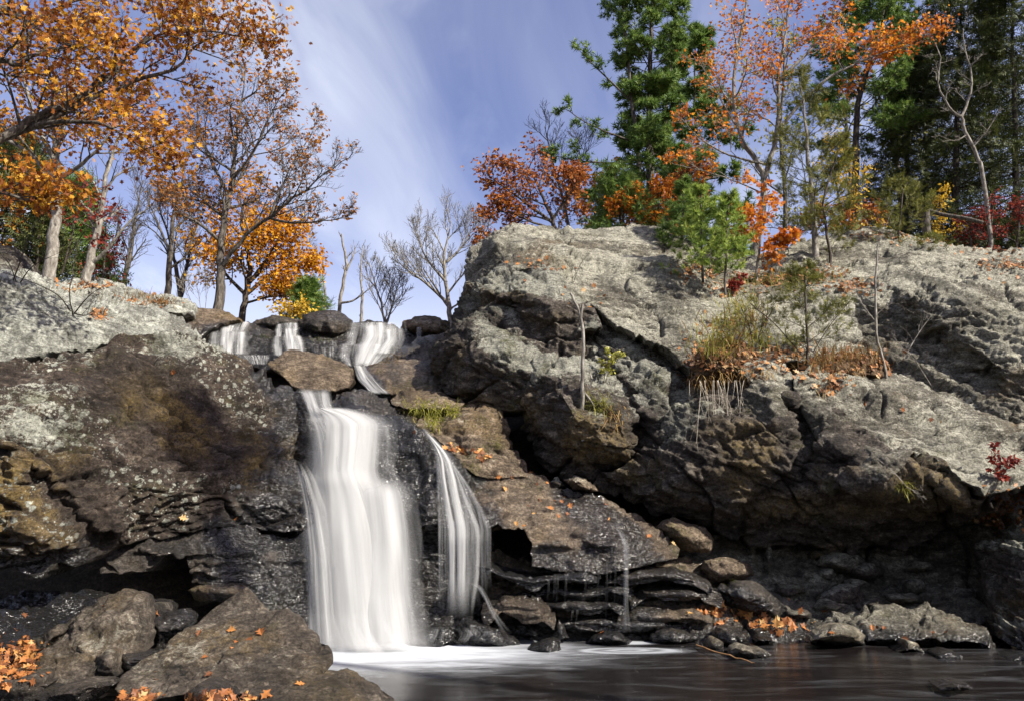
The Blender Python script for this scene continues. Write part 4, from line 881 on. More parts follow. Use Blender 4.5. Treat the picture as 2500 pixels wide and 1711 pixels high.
# ------------------------------------------------------------------ surface lookup (what a photo pixel lands on)
BVH = BVHTree.FromPolygons(np.vstack(ROCKV).tolist(), np.vstack(ROCKF).tolist())
def hit(u, v):
    d = ray(u, v); d = d / np.linalg.norm(d)
    loc, nrm, i, dist = BVH.ray_cast(Vector(CAM.tolist()), Vector(d.tolist()), 200)
    if loc is None:
        return None, None
    if nrm.dot(Vector(d.tolist())) > 0: nrm = -nrm
    return loc, nrm

# ------------------------------------------------------------------ pool
b = NB('dark_tannin_water')
sx = b.n('ShaderNodeSeparateXYZ'); L(b.t, b.P, sx.inputs[0])
flow = b.mapping((0, 0, -8), (0.8, 2.4, 1))
n1 = b.noise(1.6, 5, 0.6, flow, 0.4)
n2 = b.noise(5.0, 4, 0.6, flow)
foot = at(960, 1592, 11.9)
def dist_to(p, sxx, syy):
    dx = b.math('DIVIDE', b.math('SUBTRACT', sx.outputs['X'], float(p[0])), sxx)
    dy = b.math('DIVIDE', b.math('SUBTRACT', sx.outputs['Y'], float(p[1])), syy)
    return b.math('SQRT', b.math('ADD', b.math('MULTIPLY', dx, dx), b.math('MULTIPLY', dy, dy)))
d1 = dist_to(foot, 2.3, 1.45)
d1 = b.math('ADD', d1, b.math('MULTIPLY', b.math('SUBTRACT', n1, 0.5), 1.3))
foam1 = b.math('POWER', b.mapr(d1, 1.9, 0.2), 1.5)
sw = at(1535, 1585, 11.9)
d2 = dist_to(sw, 1.05, 0.42)
rings = b.math('SINE', b.math('ADD', b.math('MULTIPLY', d2, 16.0), b.math('MULTIPLY', n1, 8.0)))
foam2 = b.math('MULTIPLY', b.mapr(b.math('ADD', d2, b.math('MULTIPLY', b.math('SUBTRACT', n2, 0.5), 0.4)), 1.05, 0.6), b.math('MULTIPLY_ADD', rings, 0.16, 0.38))
tk = at(1535, 1552, 12.75)
d3 = dist_to(tk, 0.5, 0.22)
foam3 = b.math('MULTIPLY', b.mapr(d3, 1.2, 0.4), 0.6)
streak = b.noise(1.1, 4, 0.6, b.mapping((0, 0, -8), (0.45, 1.8, 1)), 1.2)
foam4 = b.math('MULTIPLY', b.mapr(streak, 0.46, 0.78), 0.07)
foam = b.math('MAXIMUM', b.math('MAXIMUM', foam1, foam2), b.math('MAXIMUM', foam3, foam4))
col = b.mix(b.noise(0.5, 3), (0.004, 0.004, 0.005), (0.012, 0.009, 0.008))
nr = b.bump(b.math('ADD', n1, b.math('MULTIPLY', n2, 0.4)), 0.22, 0.05)
wat = b.pbsdf(col, 0.20, nr, 0.5, IOR=1.33)
fo = b.pbsdf((0.50, 0.52, 0.55), 0.8, None, 0.2)
mx = b.n('ShaderNodeMixShader'); L(b.t, foam, mx.inputs[0]); L(b.t, wat, mx.inputs[1]); L(b.t, fo, mx.inputs[2])
M_POOL = b.done(mx.outputs[0])
_x = np.linspace(-30, 30, 121); _y = np.concatenate([np.linspace(-60, 4, 14)[:-1], np.linspace(4, 15.6, 100)])
PX, PY = np.meshgrid(_x, _y)
PZ = fbm(np.stack([PX.ravel() * .5, PY.ravel() * 1.4, np.zeros(PX.size)], 1), 3) * 0.02
nx = len(_x); ii = (np.arange(len(_y) - 1)[:, None] * nx + np.arange(nx - 1)[None]).ravel()
pool = mesh_np('pool_water', np.stack([PX.ravel(), PY.ravel(), PZ], 1), np.stack([ii, ii + 1, ii + nx + 1, ii + nx], 1), M_POOL)
tag(pool, 'dark brown pool water with white foam below the falls', None, None, 'structure')

# ------------------------------------------------------------------ falling water
def water_mat(name, dens, streak_scale, softness, seed=0.0, amax=0.96, edgew=0.4):
    b = NB(name)
    uvn = b.n('ShaderNodeUVMap'); uvn.uv_map = 'UVMap'
    uv = uvn.outputs[0]
    s1 = b.noise(1.0, 2, 0.5, b.mapping((0, 0, 0), (streak_scale, 0.5, 1), uv, (seed, seed, 0)), 0.15)
    s2 = b.noise(1.0, 3, 0.6, b.mapping((0, 0, 0), (streak_scale * 4.0, 1.0, 1), uv, (seed * 2, seed, 3)), 0.1)
    s = b.math('ADD', b.math('MULTIPLY', s1, 0.72), b.math('MULTIPLY', s2, 0.28))
    a = b.mapr(s, 0.5 - dens, 0.5 - dens + softness)
    a = b.math('MULTIPLY', a, b.math('MULTIPLY', b.mapr(b.attr('eu'), 0.0, edgew), b.mapr(b.attr('ev'), 0.0, 1.0)))
    a = b.math('MULTIPLY', a, amax)
    c = b.mix(b.mapr(s, 0.34, 0.62), (0.44, 0.44, 0.44) if 'upper' not in name else (0.62, 0.62, 0.62), (0.62, 0.62, 0.61) if 'upper' not in name else (0.74, 0.74, 0.73))
    d = b.n('ShaderNodeBsdfDiffuse'); L(b.t, c, d.inputs['Color'])
    t = b.n('ShaderNodeBsdfTranslucent'); L(b.t, c, t.inputs['Color'])
    m1 = b.n('ShaderNodeMixShader'); m1.inputs[0].default_value = 0.40
    L(b.t, d.outputs[0], m1.inputs[1]); L(b.t, t.outputs[0], m1.inputs[2])
    tr = b.n('ShaderNodeBsdfTransparent')
    m2 = b.n('ShaderNodeMixShader'); L(b.t, a, m2.inputs[0]); L(b.t, tr.outputs[0], m2.inputs[1]); L(b.t, m1.outputs[0], m2.inputs[2])
    return b.done(m2.outputs[0])
W_FULL = water_mat('silky_white_water', 0.26, 1.7, 0.55, 1.3, 0.97, 0.30)
W_SOFT = water_mat('thin_veil_water', 0.05, 4.0, 0.55, 4.1, 0.75, 0.5)
W_MID = water_mat('streaked_white_water', 0.16, 3.2, 0.50, 7.7, 0.92, 0.3)
W_VEIL = water_mat('misty_water_edge', 0.10, 2.0, 0.6, 2.2, 0.55, 0.8)
W_TRICK = water_mat('trickle_water', 0.20, 1.6, 0.6, 3.2, 0.88, 0.9)
W_UP = water_mat('upper_fall_water', 0.22, 1.9, 0.55, 6.3, 0.95, 0.5)
W_DRIP = water_mat('fine_drip_water', 0.10, 2.0, 0.5, 5.2, 0.40, 0.9)

def fall(name, label, rows, mats, nu=40, nv=90, rough=0.05, bow=0.12, root=None, fade=(0.06, 0.12), off=0.12):
    """rows: (u left, u right, v, distance) from lip to foot; each layer of water is a part"""
    R = np.array(rows, float)
    s = np.concatenate([[0], np.cumsum(np.hypot(np.diff(R[:, 2]), np.diff((R[:, 0] + R[:, 1]) / 2)))]); s /= s[-1]
    tt = np.linspace(0, 1, nv)
    def ev(col):
        y = np.interp(tt, s, R[:, col])
        for _ in range(4): y[1:-1] = (y[:-2] + y[1:-1] * 2 + y[2:]) / 4
        return y
    uL, uR, vv, YY = ev(0), ev(1), ev(2), ev(3)
    base = at((R[-1, 0] + R[-1, 1]) / 2, R[-1, 2], R[-1, 3])
    if root is None:
        root = empty(name, base.tolist()); tag(root, label, 'waterfall')
    base = np.array(root.location)
    w = np.linspace(0, 1, nu)
    for li, m in enumerate(mats):
        wl = wr = 0.0
        if isinstance(m, tuple): m, wl, wr = m
        U = (uL - wl)[:, None] + (uR + wr - uL + wl)[:, None] * w[None]
        Vv = np.repeat(vv[:, None], nu, 1)
        Yb = np.repeat(YY[:, None], nu, 1) - off - li * 0.09 - bow * (1 - (2 * w - 1) ** 2)[None]
        P = at(U.ravel(), Vv.ravel(), Yb.ravel())
        q = np.stack([np.tile(w * 9, nv) + li * 7, np.repeat(tt * 2.2, nu), np.full(nu * nv, base[0])], 1)
        P[:, 1] += fbm(q * 0.6, 2) * rough * 2.2
        eu = np.tile(np.minimum(w, 1 - w) * 2, nv) + 0.12 * fbm(np.stack([np.tile(w * 3, nv), np.repeat(tt * 4, nu), np.full(nu * nv, li + .5)], 1), 2)
        e_v = np.minimum(np.repeat(tt, nu) / max(fade[0], 1e-3), np.repeat(1 - tt, nu) / max(fade[1], 1e-3)).clip(0, 1)
        ii = (np.arange(nv - 1)[:, None] * nu + np.arange(nu - 1)[None]).ravel()
        Fc = np.stack([ii, ii + nu, ii + nu + 1, ii + 1], 1)
        aspect = (uR - uL).mean() / max(1, (vv[-1] - vv[0]))
        uvc = np.stack([np.tile(w, nv) * max(1.0, aspect * 2.0), np.repeat(tt, nu)], 1)
        mesh_np('water_sheet', P - base, Fc, m, root, True, {'eu': eu, 'ev': e_v}, uvc)
    return root

main = fall('waterfall', 'tall main curtain of silky white water falling into the dark pool',
     [(742, 840, 992, 14.4), (742, 935, 1012, 14.2), (738, 974, 1030, 13.97), (738, 972, 1080, 13.75), (734, 966, 1150, 13.5), (730, 980, 1172, 13.38), (728, 1000, 1200, 13.3), (724, 1026, 1300, 13.0), (730, 1036, 1400, 12.75), (734, 1050, 1500, 12.5), (736, 1066, 1560, 12.3), (740, 1090, 1600, 12.1)],
     [(W_FULL, 0, 0), (W_FULL, -20, -60), (W_VEIL, 12, 24), (W_VEIL, -60, 10)], 64, 130, 0.025, 0.30, off=0.16, fade=(0.03, 0.05))
for rows, mt in [
    ([(858, 975, 1158, 13.42), (846, 1008, 1180, 13.3), (846, 1020, 1220, 13.2), (852, 1032, 1300, 12.98), (858, 1042, 1450, 12.6), (862, 1070, 1594, 12.1)], W_FULL),
    ([(712, 742, 1120, 13.45), (720, 772, 1165, 13.32), (732, 800, 1240, 13.12), (742, 822, 1350, 12.86), (746, 834, 1500, 12.5), (744, 850, 1590, 12.12)], W_MID),
    ([(742, 800, 1004, 14.3), (752, 850, 1050, 13.9), (760, 880, 1120, 13.62), (770, 890, 1220, 13.25), (770, 900, 1400, 12.75)], W_MID),
    ([(905, 965, 1030, 13.95), (915, 972, 1070, 13.78), (918, 966, 1160, 13.45)], W_VEIL)]:
    fall('', '', rows, [mt], 30, 80, 0.02, 0.12, root=main, off=0.40, fade=(.12, .08))
fall('water_chute', 'narrow tongue of water pouring over the main lip', [(716, 812, 946, 15.2), (728, 810, 958, 14.9), (742, 812, 985, 14.5), (752, 822, 1010, 14.25), (755, 850, 1040, 13.95)], [W_FULL, W_MID], 30, 40, 0.02, 0.1, off=0.22, fade=(.2, .25))
cas = fall('side_cascade', 'thin side cascade sliding down black rock and dropping in strands beside main fall',
     [(1018, 1040, 1040, 14.25), (1040, 1072, 1075, 14.05), (1055, 1108, 1110, 13.85), (1058, 1130, 1150, 13.65), (1060, 1152, 1200, 13.5), (1064, 1178, 1250, 13.35), (1066, 1196, 1285, 13.15), (1066, 1200, 1310, 13.02), (1065, 1196, 1400, 12.95), (1072, 1182, 1460, 12.88), (1084, 1168, 1514, 12.8)],
     [W_SOFT, W_SOFT, W_VEIL], 50, 120, 0.015, 0.14, off=0.16, fade=(.05, .2))
for top, ue, wd, v1, mt in [
    ([(1026, 1040, 14.25), (1055, 1072, 14.05), (1080, 1100, 13.9), (1096, 1130, 13.75), (1104, 1165, 13.6), (1112, 1210, 13.47), (1122, 1255, 13.32)], 1128, 17, 1518, W_FULL),
    ([(1030, 1045, 14.2), (1062, 1085, 13.98), (1078, 1120, 13.8), (1082, 1165, 13.6), (1090, 1215, 13.45), (1098, 1260, 13.3)], 1104, 12, 1516, W_FULL),
    ([(1066, 1095, 13.92), (1070, 1150, 13.65), (1072, 1220, 13.42)], 1076, 9, 1500, W_TRICK),
    ([(1060, 1080, 14.0), (1074, 1140, 13.7), (1080, 1220, 13.43)], 1089, 7, 1480, W_TRICK),
    ([(1088, 1105, 13.85), (1112, 1150, 13.65), (1136, 1220, 13.42)], 1146, 11, 1510, W_TRICK),
    ([(1098, 1118, 13.8), (1126, 1170, 13.58), (1150, 1230, 13.4)], 1160, 12, 1490, W_TRICK),
    ([(1104, 1128, 13.76), (1140, 1185, 13.55), (1168, 1240, 13.38)], 1180, 11, 1465, W_TRICK),
    ([(1110, 1140, 13.72), (1150, 1200, 13.5), (1180, 1255, 13.36)], 1193, 8, 1440, W_TRICK)]:
    rows = [(u - wd * (.5 + .5 * q / len(top)), u + wd * (.5 + .5 * q / len(top)), v, Y) for q, (u, v, Y) in enumerate(top)]
    rows += [(ue - wd, ue + wd, 1288, 13.12), (ue - wd, ue + wd, 1315, 12.98), (ue - wd * .9, ue + wd * .9, 1400, 12.92), (ue - wd * 1.3, ue + wd * 1.3, v1, 12.82)]
    fall('', '', rows, [mt], 10, 80, 0.01, 0.03, root=cas, off=0.22, fade=(.12, .25))
fall('spray_mist', 'soft white spray at the foot of the main curtain', [(735, 1080, 1470, 12.35), (728, 1120, 1540, 12.1), (730, 1220, 1610, 11.8)], [W_VEIL, W_VEIL, W_VEIL], 40, 24, 0.02, 0.3, off=0.25, fade=(.8, .2))
fall('water_jet', 'curved jet of water springing right from the foot of the side cascade',
     [(1136, 1162, 1420, 12.75), (1160, 1178, 1430, 12.6), (1176, 1192, 1455, 12.5), (1192, 1210, 1490, 12.4), (1212, 1236, 1525, 12.3), (1222, 1258, 1548, 12.25)], [W_TRICK], 14, 40, 0.01, 0.03, off=0.2, fade=(.15, .3))
fall('water_sheet_low', 'low white run of water over the wet rocks at the foot of the side cascade',
     [(1030, 1180, 1528, 12.5), (1010, 1220, 1545, 12.35), (1000, 1200, 1570, 12.15)], [W_VEIL], 40, 20, 0.02, 0.1, off=0.3, fade=(.3, .3))
for lab, steps in [
    ('small white fall at the left of the upper tier', [[(524, 620, 785, 21.2), (522, 614, 796, 20.8), (520, 606, 812, 20.4)], [(508, 612, 808, 20.35), (504, 612, 825, 20.2), (502, 610, 868, 20.0)], [(536, 590, 796, 20.6), (530, 588, 830, 20.15), (526, 586, 868, 19.95)]]),
    ('narrow white fall in the middle of the upper tier', [[(672, 730, 787, 21.2), (670, 730, 800, 20.8), (666, 730, 824, 20.35)], [(662, 740, 818, 20.3), (660, 748, 840, 20.1), (660, 754, 870, 19.9)], [(690, 728, 800, 20.6), (692, 736, 830, 20.15), (694, 742, 868, 19.9)]]),
    ('widest white fall at the right of the upper tier', [[(848, 990, 785, 21.3), (846, 996, 802, 20.9), (838, 998, 822, 20.5), (830, 1000, 846, 20.3)], [(824, 1000, 838, 20.3), (820, 998, 850, 20.1), (822, 970, 872, 19.8), (840, 936, 896, 19.5)], [(880, 980, 790, 21.0), (884, 978, 820, 20.45), (866, 962, 850, 20.05), (858, 926, 894, 19.5)], [(935, 988, 800, 20.8), (938, 990, 830, 20.35), (905, 972, 866, 19.85)]]),
]:
    r = None
    for q, rows in enumerate(steps):
        r = fall('upper_fall', lab, rows, [W_UP, W_SOFT] if q < 2 else [W_UP], 40, 40, 0.02, 0.10, root=r, off=0.20 + .05 * q, fade=(.10, .12))
fall('drip_curtain', 'row of thin drips over the black ledge between the upper falls',
     [(752, 828, 830, 20.5), (752, 828, 850, 20.2), (756, 826, 872, 19.8)], [W_SOFT], 40, 24, 0.02, 0.02, off=0.2)
fall('drip_curtain', 'small trickle at the far left of the upper tier',
     [(468, 502, 803, 20.3), (470, 500, 814, 20.0), (476, 498, 828, 19.7)], [W_SOFT], 16, 20, 0.02, 0.02, off=0.25)
fall('drip_curtain', 'single thin drip at the right end of the upper tier',
     [(1016, 1030, 798, 20.9), (1016, 1030, 815, 20.7), (1018, 1032, 835, 20.4)], [W_MID], 10, 20, 0.01, 0.02, off=0.3)
fall('low_fall', 'short blue white sill of water left of the wedge shaped boulder',
     [(572, 660, 866, 18.4), (580, 660, 872, 18.1), (590, 658, 890, 17.6)], [W_MID], 30, 20, 0.02, 0.1, off=0.3)
fall('water_chute', 'short white chute between the wedge shaped boulder and the dark rock',
     [(862, 890, 890, 18.0), (864, 900, 905, 17.5), (870, 916, 925, 16.9), (890, 934, 945, 16.4), (902, 958, 962, 16.0)], [W_FULL, W_MID], 24, 40, 0.05, 0.12, off=0.3)
fall('thin_trickle', 'long thin trickle falling from the leaf strewn slab to the pool',
     [(1490, 1502, 1262, 13.75), (1500, 1514, 1285, 13.5), (1512, 1530, 1310, 13.2), (1520, 1538, 1330, 12.95), (1521, 1536, 1400, 12.85), (1520, 1536, 1480, 12.8), (1516, 1544, 1548, 12.75)], [W_TRICK, W_DRIP], 12, 80, 0.008, 0.03, off=0.16, fade=(.3, .12))
for k, (u, v0, v1) in enumerate([(1355, 1398, 1460), (1362, 1402, 1470), (1382, 1400, 1480), (1430, 1375, 1505), (1461, 1350, 1490), (1482, 1362, 1510), (1494, 1330, 1420), (1503, 1332, 1500), (1340, 1410, 1465), (1398, 1488, 1515), (1410, 1486, 1515)]):
    fall('drip', 'hair thin drip falling past the layered black ledges', [(u - 3, u + 3, v0, 12.75), (u - 4, u + 2, (v0 + v1) / 2, 12.68), (u - 5, u + 1, v1, 12.62)], [W_DRIP], 6, 16, 0.0, 0.01, off=0.14)['group'] = 'thin drips over the ledges'

# ------------------------------------------------------------------ vegetation builders
def tubes_mesh(name, tubes, mat, parent, base):
    """tubes: list of (points Nx3, radius0, radius1); alike ones are meshed together"""
    groups = {}
    for pts, r0, r1 in tubes:
        rm = max(r0, r1)
        k = 8 if rm > 0.10 else (6 if rm > 0.035 else (4 if rm > 0.012 else 3))
        groups.setdefault((len(pts), k), []).append((pts, r0, r1))
    Vs, Fs, n0 = [], [], 0
    for (n, k), g in groups.items():
        P = np.array([q[0] for q in g], float)                       # m, n, 3
        m = len(P)
        T = np.gradient(P, axis=1); T /= np.maximum(np.linalg.norm(T, axis=2), 1e-9)[..., None]
        ref = np.where((np.abs(T[:, :1, 2:]) > 0.8), np.array([0.3, 0.9, 0.2]), np.array([0.05, 0.1, 1.0]))
        A = np.cross(T, np.broadcast_to(ref, T.shape)); A /= np.maximum(np.linalg.norm(A, axis=2), 1e-9)[..., None]
        Bv = np.cross(T, A)
        f = np.linspace(0, 1, n)
        r = np.array([q[1] for q in g])[:, None] * (1 - f) + np.array([q[2] for q in g])[:, None] * f
        th = np.arange(k) * 2 * math.pi / k
        ring = P[:, :, None] + r[..., None, None] * (np.cos(th)[None, None, :, None] * A[:, :, None] + np.sin(th)[None, None, :, None] * Bv[:, :, None])
        Vs.append(ring.reshape(-1, 3))
        i = np.arange(n - 1)[:, None] * k; j = np.arange(k)[None]; j2 = (j + 1) % k
        q = np.stack([i + j, i + j2, i + k + j2, i + k + j], -1).reshape(-1, 4)
        Fs.append((q[None] + (np.arange(m) * n * k)[:, None, None]).reshape(-1, 4) + n0)
        n0 += m * n * k
    V = np.vstack(Vs) - base
    return mesh_np(name, V, np.vstack(Fs), mat, parent, True)

# leaf and needle templates (x along the leaf, y across, z up)
def _t(vs, fs): return np.array(vs, float), np.array(fs, int)
LEAF_SIMPLE = _t([(0, 0, 0), (.45, .30, .06), (1, 0, -.05), (.45, -.30, .06)], [(0, 3, 1), (3, 2, 1)])
LEAF_OAK = _t([(0, 0, 0), (.22, .13, .02), (.30, .38, .05), (.45, .15, .02), (.60, .42, .04), (.72, .14, .0), (1, 0, -.08), (.72, -.14, .0), (.60, -.42, .04), (.45, -.15, .02), (.30, -.38, .05), (.22, -.13, .02), (.5, 0, .0)],
              [(0, 12, 1), (1, 12, 2), (2, 12, 3), (3, 12, 4), (4, 12, 5), (5, 12, 6), (6, 12, 7), (7, 12, 8), (8, 12, 9), (9, 12, 10), (10, 12, 11), (11, 12, 0)])
def _needles(n, spread, w, seed):
    r = random.Random(seed); vs, fs = [], []
    for i in range(n):
        a = 2 * math.pi * i / n + r.uniform(-.3, .3); s = spread * r.uniform(.4, 1.1); l = r.uniform(.75, 1.1)
        d = Vector((math.cos(s), math.sin(s) * math.cos(a), math.sin(s) * math.sin(a)))
        p = d.cross(Vector((r.uniform(-1, 1), r.uniform(-1, 1), r.uniform(-1, 1)))).normalized() * w
        k = len(vs)
        vs += [tuple(-p), tuple(p), tuple(d * l)]
        fs.append((k, k + 1, k + 2))
    return _t(vs, fs)
TUFT = _needles(14, 1.0, .045, 1)
TUFT_FAR = _needles(9, 1.0, .085, 2)
def _spray(seed):
    r = random.Random(seed); vs, fs = [], []
    for i in range(9):
        x = i / 9; side = 1 if i % 2 else -1
        l = (1 - x * .6) * .42
        k = len(vs)
        vs += [(x, 0, r.uniform(-.05, .05)), (x + .14, side * .03, .02), (x + .22, side * l, r.uniform(-.16, .10))]
        fs.append((k, k + 1, k + 2))
    vs += [(0, -.03, 0), (0, .03, 0), (1.05, 0, -.05)]; fs.append((len(vs) - 3, len(vs) - 2, len(vs) - 1))
    return _t(vs, fs)
SPRAY = _spray(3)
BLADE = _t([(0, -.02, 0), (0, .02, 0), (.4, .018, .12), (.4, -.018, .12), (.8, .01, .12), (.8, -.01, .12), (1.05, 0, .0)], [(0, 1, 2), (0, 2, 3), (3, 2, 4), (3, 4, 5), (5, 4, 6)])

def scatter_mesh(name, tmpl, pos, dirs, size, mat, parent, base, rng, roll=None, tint=None, szvar=.35):
    """many small leaves in one mesh: each placed at pos, pointing along dirs"""
    tv, tf = tmpl
    pos = np.asarray(pos, float); n = len(pos)
    D = np.asarray(dirs, float); D = D / np.maximum(np.linalg.norm(D, axis=1), 1e-9)[:, None]
    R = rng.normal(size=(n, 3)) if roll is None else np.asarray(roll, float)
    Bv = np.cross(R, D); Bv /= np.maximum(np.linalg.norm(Bv, axis=1), 1e-9)[:, None]
    C = np.cross(D, Bv)
    s = size * rng.uniform(1 - szvar, 1 + szvar, n)
    M = np.stack([D, Bv, C], 1) * s[:, None, None]      # rows: axes
    V = np.einsum('kj,njc->nkc', tv, M) + pos[:, None]
    k = len(tv)
    Fc = (tf[None] + (np.arange(n) * k)[:, None, None]).reshape(-1, 3)
    tn = rng.uniform(0, 1, n) if tint is None else np.clip(tint, 0, 1)
    o = mesh_np(name, V.reshape(-1, 3) - base, Fc, mat, parent, False, {'tint': np.repeat(tn, k)})
    o['kind'] = 'stuff'
    return o

class Tree:
    def __init__(s, seed):
        s.r = random.Random(seed); s.np = np.random.RandomState(seed)
        s.thick = []; s.thin = []; s.lp = []; s.ld = []; s.minr = .003
    def rv(s):
        return Vector((s.r.gauss(0, 1), s.r.gauss(0, 1), s.r.gauss(0, 1)))
    def branch(s, p, d, length, r, lev, k):
        """k: dict with maxlev, n (children per level), ang, ratio, wander, up, leaf (leaves per twig), bare (part of twig w/o leaves)"""
        r = max(r, s.minr)
        n = max(3, min(6, int(length / 0.25) + 2))
        pts = [p.copy()]; d = d.normalized()
        for i in range(n):
            d = (d + s.rv() * k['wander'] + Vector((0, 0, k['up']))).normalized()
            pts.append(pts[-1] + d * (length / n))
        if not (k.get('notwig') and lev >= k['maxlev']): s.add(pts, r, max(r * .45, s.minr * .7))
        s.spawn(pts, length, r, lev, k)
    def add(s, pts, r0, r1):
        (s.thick if r0 > 0.03 else s.thin).append(([tuple(q) for q in pts], r0, r1))
    def spawn(s, pts, length, r, lev, k, t0=None):
        P = [Vector(q) for q in pts]
        m = len(P) - 1
        if lev < k['maxlev']:
            nc = k['n'][min(lev, len(k['n']) - 1)]
            nc = max(1, int(round(nc * s.r.uniform(.8, 1.2))))
            a0 = k.get('t0', .25) if t0 is None else t0
            ph = s.r.uniform(0, 6.28)
            for i in range(nc):
                t = a0 + (1 - a0) * (i + s.r.uniform(.2, 1.0)) / nc
                t = min(t, .999)
                x = t * m; j = int(x); f = x - j
                q = P[j].lerp(P[j + 1], f); dd = (P[j + 1] - P[j]).normalized()
                ph += 2.4 + s.r.uniform(-.5, .5)
                ax = dd.cross(Vector((math.cos(ph), math.sin(ph), .31))).normalized()
                if k.get('flat'):
                    side = Vector((0, 0, 1)).cross(dd)
                    side = side.normalized() if side.length > 1e-3 else ax
                    ax = (Vector((0, 0, 1)) * (1 if i % 2 else -1) + s.rv() * .25).normalized()
                nd = Matrix.Rotation(k['ang'] * s.r.uniform(.65, 1.3), 3, ax) @ dd
                nl = length * k['ratio'] * (1.15 - .55 * t) * s.r.uniform(.65, 1.25)
                s.branch(q, nd, nl, max(r * (1 - .6 * t) * .55, .003), lev + 1, k)
        nl = k.get('leaf', 0)
        if lev >= k['maxlev'] - k.get('leaflev', 0) and nl:
            cnt = int(nl) + (1 if s.r.random() < nl - int(nl) else 0)
            for i in range(cnt):
                t = s.r.uniform(k.get('bare', .2), 1.0); x = min(t * m, m - 1e-3); j = int(x)
                q = P[j].lerp(P[j + 1], x - j) + s.rv() * k.get('jit', .03)
                dd = (P[j + 1] - P[j]).normalized()
                s.lp.append(tuple(q)); s.ld.append(tuple(dd * k.get('along', .6) + s.rv() * k.get('rnd', .5) + Vector((0, 0, k.get('droop', -.4)))))
    def limb(s, path, r0, r1, k, t0=.15, lev=0, length=None):
        """a limb traced in the photo (u, v, distance)"""
        P = [atv(*q) for q in path]
        s.minr = .00024 * path[0][2]
        if r0 > .04 and not s.thick and not s.thin: P.insert(0, P[0] - Vector((0, 0, .9)))      # root end set into the ground
        # smooth it
        Q = []
        for i in range(len(P) - 1):
            a, b_ = P[i], P[i + 1]
            pa = P[i - 1] if i else a; pb = P[i + 2] if i + 2 < len(P) else b_
            for t in (0, .33, .66):
                t2, t3 = t * t, t * t * t
                Q.append(((2 * a) + (b_ - pa) * t + (2 * pa - 5 * a + 4 * b_ - pb) * t2 + (3 * a - 3 * b_ + pb - pa) * t3) * .5)
        Q.append(P[-1])
        L_ = sum((Q[i + 1] - Q[i]).length for i in range(len(Q) - 1))
        if L_ > 1.5:
            Q = [Q[0]] + [q + s.rv() * 0.012 * min(1.5, L_ / 3) for q in Q[1:-1]] + [Q[-1]]
        s.add(Q, r0, r1)
        if k: s.spawn([tuple(q) for q in Q], length or L_ * .62, r0 * .8 + r1 * .2, lev, k, t0)
        return Q
    def finish(s, name, label, cat, base, bark, leafmat=None, tmpl=LEAF_SIMPLE, size=.1, twig=None, group=None, crown='crown', tint=None, roll=None, szvar=.35):
        base = np.array(base, float)
        root = empty(name, base.tolist()); tag(root, label, cat, group)
        if s.thick: tubes_mesh('trunk', s.thick, bark, root, base)
        if s.thin: 
            o = tubes_mesh('twigs' if s.thick else 'stems', s.thin, twig or bark, root, base); o['kind'] = 'stuff'
        if leafmat and s.lp:
            scatter_mesh(crown, tmpl, s.lp, s.ld, size, leafmat, root, base, s.np, tint=tint, roll=roll, szvar=szvar)
        return root

def K(maxlev=3, n=(7, 5, 4), ang=.75, ratio=.5, wander=.13, up=.04, leaf=0, **kw):
    return dict(maxlev=maxlev, n=n, ang=ang, ratio=ratio, wander=wander, up=up, leaf=leaf, **kw)

# ------------------------------------------------------------------ left hand trees
# near oak whose trunk stands outside the frame at left
t = Tree(101)
k = K(3, (9, 7, 6), .8, .58, .15, .02, leaf=2.3, jit=.14, droop=-.5, leaflev=1)
t.limb([(-330, 900, 10.6), (-310, 700, 10.5), (-290, 480, 10.4), (-260, 300, 10.3), (-250, 150, 10.2)], .24, .14, None)
t.limb([(-290, 480, 10.4), (-150, 410, 10.5), (0, 342, 10.7), (75, 297, 10.9), (151, 261, 11.0), (251, 201, 11.2), (327, 116, 11.4), (392, 65, 11.5), (452, 20, 11.6), (520, -40, 11.7)], .085, .012, k, .25, length=2.4)
t.limb([(-270, 380, 10.4), (-100, 370, 10.8), (60, 320, 11.0), (226, 240, 11.1), (320, 200, 11.2), (422, 166, 11.3), (480, 118, 11.4), (560, 75, 11.5)], .07, .01, k, .25, length=2.2)
t.limb([(327, 130, 11.4), (392, 84, 11.4), (503, 76, 11.4), (593, 92, 11.4), (640, 112, 11.4)], .035, .006, k, .1, length=1.2)
t.limb([(-260, 300, 10.3), (-120, 120, 10.3), (0, 20, 10.4), (25, 35, 10.5), (100, 45, 10.6), (166, 12, 10.7), (250, -60, 10.8)], .09, .02, k, .2, length=2.4)
t.limb([(60, 320, 11.0), (116, 300, 10.8), (241, 302, 10.7), (302, 332, 10.7), (382, 387, 10.7)], .05, .006, k, .1, length=1.6)
t.limb([(-250, 230, 10.3), (-100, 170, 10.2), (0, 150, 10.1), (45, 157, 10.1), (90, 130, 10.2), (170, 110, 10.4), (240, 130, 10.6)], .06, .01, k, .2, length=1.8)
t.limb([(-250, 480, 10.4), (-120, 480, 10.3), (0, 470, 10.2), (60, 490, 10.3), (120, 480, 10.4)], .05, .008, k, .2, length=1.4)
t.limb([(-250, 150, 10.2), (-180, 0, 10.5), (0, -80, 11), (200, -90, 11.4), (420, -70, 11.8)], .09, .02, k, .15, length=2.2)
t.finish('oak_tree', 'near oak reaching in from the left edge with orange brown lobed leaves', 'tree', at(-330, 900, 10.6), M_BARK, LF_ORANGE, LEAF_OAK, .098)

